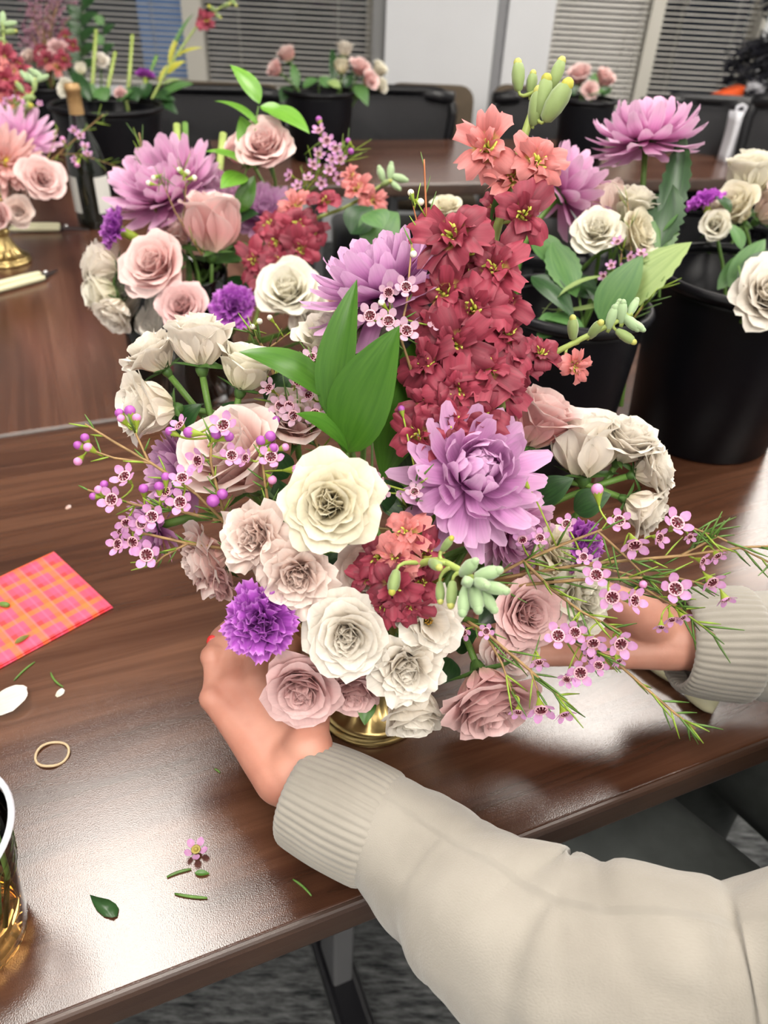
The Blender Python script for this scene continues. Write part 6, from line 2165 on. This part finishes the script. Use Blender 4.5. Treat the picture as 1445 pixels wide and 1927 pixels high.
stock('pale green stock tip with a pink bud beside the black bucket', [(35, 260, 1.26), (50, 200, 1.26), (65, 165, 1.26), (72, 140, 1.26)], [], [(70, 140, 1.26, 24, 'pale'), (60, 150, 1.26, 22, 'pale'), (78, 148, 1.26, 20, 'pale'), (48, 145, 1.26, 20, 'pale'), (65, 162, 1.26, 22, 'y'), (55, 185, 1.26, 24, 'y'), (52, 203, 1.255, 30, 's'), (38, 165, 1.26, 22, 'g')], stem_r=.0028)
waxsprig('waxflower sprig reaching from the other vase toward the wine bottle', [[(60, 330, 1.22), (110, 290, 1.21), (160, 245, 1.20), (195, 215, 1.20)], [(80, 320, 1.22), (100, 270, 1.21), (110, 240, 1.21)], [(110, 290, 1.21), (150, 290, 1.20), (235, 318, 1.20)]], [(138, 245, 1.20, 20), (150, 255, 1.20, 22), (160, 275, 1.20, 22), (165, 290, 1.20, 20), (120, 268, 1.20, 16), (140, 300, 1.20, 16)], [(118, 262, 1.2, 10, 'pink'), (145, 310, 1.2, 10, 'pink')], needles=60, nlen=24, seed=40, yellow=.5)
waxsprig('pale waxflower heads above the lilac chrysanthemum of the other vase', [[(20, 300, 1.26), (25, 230, 1.25), (30, 195, 1.25)]], [(12, 190, 1.25, 18), (25, 185, 1.25, 18), (38, 190, 1.25, 18), (5, 200, 1.25, 18), (45, 200, 1.25, 16), (75, 195, 1.25, 14)], [], needles=26, nlen=26, seed=41, yellow=.5)

# mauve filler and foliage in the window bucket --------------------------------------
MAUVE = plain('mauve_floret', (.30, .15, .20), .7, var=.3, bscale=300)
rnd = random.Random(12)
q0 = at(95, 150, 2.0)
rl_ = thing('limonium_spray', 'airy mauve limonium spray against the blind', 'filler flower', V((q0.x, q0.y, q0.z)))
b, b2 = MB(), MB()
for k in range(46):
    px, py = rnd.gauss(92, 24), rnd.gauss(60, 36)
    e = at(px, max(0, py), 2.0 + rnd.uniform(-.06, .06)) - q0
    b.tube(bez(V((0, 0, -.05)), V((0, 0, e.z * .6)), e, 5), .0012, 4)
    for j in range(16):
        c = e + V((rnd.gauss(0, .012), rnd.gauss(0, .012), rnd.gauss(0, .016)))
        b2.ball(c, .0042 * rnd.uniform(.6, 1.2), 5, 3)
b.build('twigs', TWIG, rl_)
b2.build('florets', MAUVE, rl_)['kind'] = 'stuff'
rose(110, 95, 1.95, 42, (.2, .3, .9), 'dusty', 'garden', 'dusty ruffled bloom under the mauve limonium', ab(B1, r1b, h1b, 1), seed=1)
rose(90, 115, 1.94, 44, (-.1, .2, .9), 'dusty', 'garden', 'dusty ruffled bloom low over the window bucket', ab(B1, r1b, h1b, 2), seed=2)
rose(55, 110, 1.94, 34, (-.4, .3, .8), 'blush', 'half', 'pale rose at the side of the window bucket', ab(B1, r1b, h1b, 3), seed=0)
stock('short crimson stock in the window bucket', [(100, 160, 1.98), (110, 90, 1.98), (120, 60, 1.98)], [(85, 112, 1.92, 34, 'crimson'), (105, 125, 1.92, 34, 'salmon'), (120, 110, 1.92, 32, 'crimson'), (122, 68, 1.96, 24, 'crimson'), (138, 85, 1.95, 24, 'crimson'), (75, 95, 1.94, 30, 'crimson')], [], stem_r=.0025)
sprig('tall dark leafy foliage branch against the blind', [(150, 170, 1.95), (150, 80, 1.98), (158, -20, 2.0)], [((152, 150 - 14 * k, 1.97), (152 + (34 if k % 2 else -26), 128 - 15 * k, 1.95), 26, DARKLEAF, (0, .2, 1)) for k in range(10)] + [((195, 120 - 18 * k, 1.9), (195 + (22 if k % 2 else -18), 100 - 18 * k, 1.89), 20, DARKLEAF if k % 2 else MIDLEAF, (0, .2, 1)) for k in range(5)], name='foliage_branch')

# bucket of cut stems ----------------------------------------------------------------
a2b = lambda k: ab(B2, r2b, h2b, k)
for k, (px0, py0, px1, py1, lb) in enumerate(((172, 185, 181, 56, 'tall pale cut stem beside the dark foliage'), (198, 190, 217, 98, 'slanting pale cut stem in the bucket behind the bottle'), (240, 190, 249, 66, 'straight pale cut stem at the middle of the bucket behind the bottle'), (262, 190, 295, 105, 'short slanting green stem end beside the purple carnation'))):
    a, c = at(px0, py0, 1.72), at(px1, py1, 1.71)
    base = V((lerp(a.x, B2.x, .5), lerp(a.y, B2.y, .5), TZ + .02))
    b = MB(); b.tube([p - base for p in (base, a, a.lerp(c, .5), c)], [.004, .0052, .0050, .0046] if k < 3 else .004, 8)
    tag(b.build('cut_stem', PALE_STEM if k < 3 else GREEN_STEM, None, M.Translation(base)), lb, 'stem')
carn(273, 137, 1.70, 40, (.05, .95, .25), 'magenta', 'flat purple carnation over the bucket of cut stems', a2b(5), seed=1)
rose(128, 168, 1.68, 40, (-.2, -.3, .8), 'ivory', 'half', 'white bloom drooping over the bucket rim behind the bottle', a2b(6), seed=0)
rose(190, 118, 1.74, 34, (.3, .2, .8), 'white', 'half', 'white bloom against the tall cut stem', a2b(7), seed=1)
rose(152, 132, 1.74, 24, (0, .9, .3), 'ivory', 'cup', 'narrow ivory bud among the leaves behind the bottle', a2b(8), seed=2)
rose(228, 178, 1.68, 26, (0, .2, .9), 'dusty', 'half', 'faded mauve bloom at the rim of the bucket of cut stems', a2b(9), seed=2)
sprig('green leaves spilling over the bucket of cut stems', [(240, 200, 1.72), (250, 180, 1.72)], [((300, 185, 1.70), (365, 158, 1.68), 30, MIDLEAF, (0, .4, 1)), ((300, 190, 1.70), (335, 215, 1.68), 24, DARKLEAF, (0, .3, 1)), ((290, 180, 1.70), (330, 190, 1.68), 28, DARKLEAF, (0, .3, 1)), ((180, 185, 1.70), (150, 160, 1.7), 34, MIDLEAF, (0, .4, 1)), ((220, 190, 1.68), (250, 170, 1.68), 30, MIDLEAF, (0, .4, 1)), ((260, 190, 1.68), (240, 165, 1.7), 34, DARKLEAF, (0, .4, 1)), ((200, 190, 1.69), (185, 165, 1.7), 36, MIDLEAF, (0, .4, 1)), ((270, 185, 1.7), (285, 155, 1.7), 30, DARKLEAF, (0, .4, 1)), ((170, 190, 1.69), (135, 135, 1.71), 30, DARKLEAF, (0, .4, 1))], name='bucket_foliage')
stock('leaning stock stem with yellowing leaves and one red floret', [(284, 190, 1.70), (310, 140, 1.69), (345, 85, 1.68), (385, 35, 1.67), (440, 0, 1.66)], [(388, 38, 1.66, 36, 'crimson'), (378, 30, 1.665, 26, 'crimson')], [(400, 18, 1.66, 22, 's'), (410, 30, 1.66, 16, 'g'), (425, 10, 1.66, 18, 'y'), (440, 5, 1.66, 16, 'y')], stem_r=.0035, leaves=[((318, 125, 1.69), (342, 58, 1.68), 12, YELLEAF), ((330, 110, 1.69), (382, 90, 1.67), 10, YELLEAF), ((315, 140, 1.69), (350, 115, 1.68), 18, YELLEAF), ((305, 160, 1.69), (340, 150, 1.68), 9, PALELEAF), ((320, 115, 1.69), (365, 25, 1.68), 10, MIDLEAF), ((300, 165, 1.7), (316, 120, 1.69), 10, YELLEAF)])

# far buckets --------------------------------------------------------------------------
a3 = lambda k: ab(B3, r3b, h3b, k)
rose(541, 104, 1.95, 42, (-.3, .7, .5), 'pale', 'half', 'pale pink rose highest at the blind side of the far bucket', a3(1), seed=0)
rose(520, 131, 1.95, 36, (-.6, .2, .7), 'pink', 'half', 'pink rose leaning out below the pale one of the far bucket', a3(2), seed=1)
rose(648, 95, 1.95, 40, (.1, .8, .4), 'white', 'half', 'white rose highest in the far bucket', a3(3), seed=2)
rose(676, 130, 1.93, 44, (.3, .4, .7), 'pink', 'half', 'larger pink rose at the pillar side of the far bucket', a3(4), seed=0)
rose(694, 152, 1.93, 38, (.6, 0, .7), 'pink', 'half', 'lower pink rose at the pillar side of the far bucket', a3(5), seed=1)
rose(712, 132, 1.96, 36, (.6, .4, .5), 'ivory', 'half', 'ivory rose nearest the pillar, the upper of two', a3(6), seed=2)
rose(716, 162, 1.96, 30, (.7, -.2, .5), 'ivory', 'half', 'ivory rose nearest the pillar, the lower of two', a3(7), seed=0)
rose(642, 128, 1.93, 30, (0, .7, .5), 'cream', 'cup', 'green-tinged bud under the highest white rose of the far bucket', a3(8), seed=1)
sprig('loose green leaves round the rim of the far rose bucket', [(600, 175, 1.95), (600, 155, 1.95)], [((545, 165, 1.94), (530, 195, 1.92), 28, DARKLEAF, (0, .3, 1)), ((670, 160, 1.94), (692, 200, 1.92), 28, MIDLEAF, (0, .3, 1)), ((560, 165, 1.94), (550, 120, 1.94), 20, MIDLEAF, (0, .3, 1)), ((630, 165, 1.94), (625, 90, 1.95), 18, DARKLEAF, (0, .3, 1)), ((570, 165, 1.93), (600, 150, 1.93), 22, MIDLEAF, (0, .4, 1)), ((620, 165, 1.93), (600, 145, 1.93), 26, MIDLEAF, (0, .4, 1)), ((650, 165, 1.93), (665, 140, 1.93), 22, DARKLEAF, (0, .4, 1)), ((640, 165, 1.92), (615, 155, 1.92), 22, PALELEAF, (0, .4, 1))], name='bucket_foliage')
a4 = lambda k: ab(B4, r4b, h4b, k)
rose(1090, 144, 1.98, 50, (-.3, .5, .8), 'pink', 'half', 'pale pink rose at the pillar side of the bucket below the beige blind', a4(1), seed=0)
rose(1135, 150, 1.98, 46, (.4, .5, .7), 'pink', 'half', 'pale pink rose at the window side of the bucket below the beige blind', a4(2), seed=1)
rose(1108, 172, 1.96, 36, (0, -.2, .9), 'pink', 'half', 'pale pink rose hanging between two others below the beige blind', a4(3), seed=2)
sprig('dark leaves at the rim of the bucket below the beige blind', [(1108, 185, 1.98), (1108, 165, 1.98)], [((1080, 180, 1.97), (1070, 160, 1.97), 24, DARKLEAF, (0, .4, 1)), ((1130, 180, 1.97), (1150, 165, 1.97), 24, DARKLEAF, (0, .4, 1)), ((1110, 180, 1.97), (1120, 135, 1.97), 20, MIDLEAF, (0, .4, 1)), ((1095, 182, 1.96), (1140, 172, 1.96), 26, MIDLEAF, (0, .5, .9))], name='bucket_foliage')
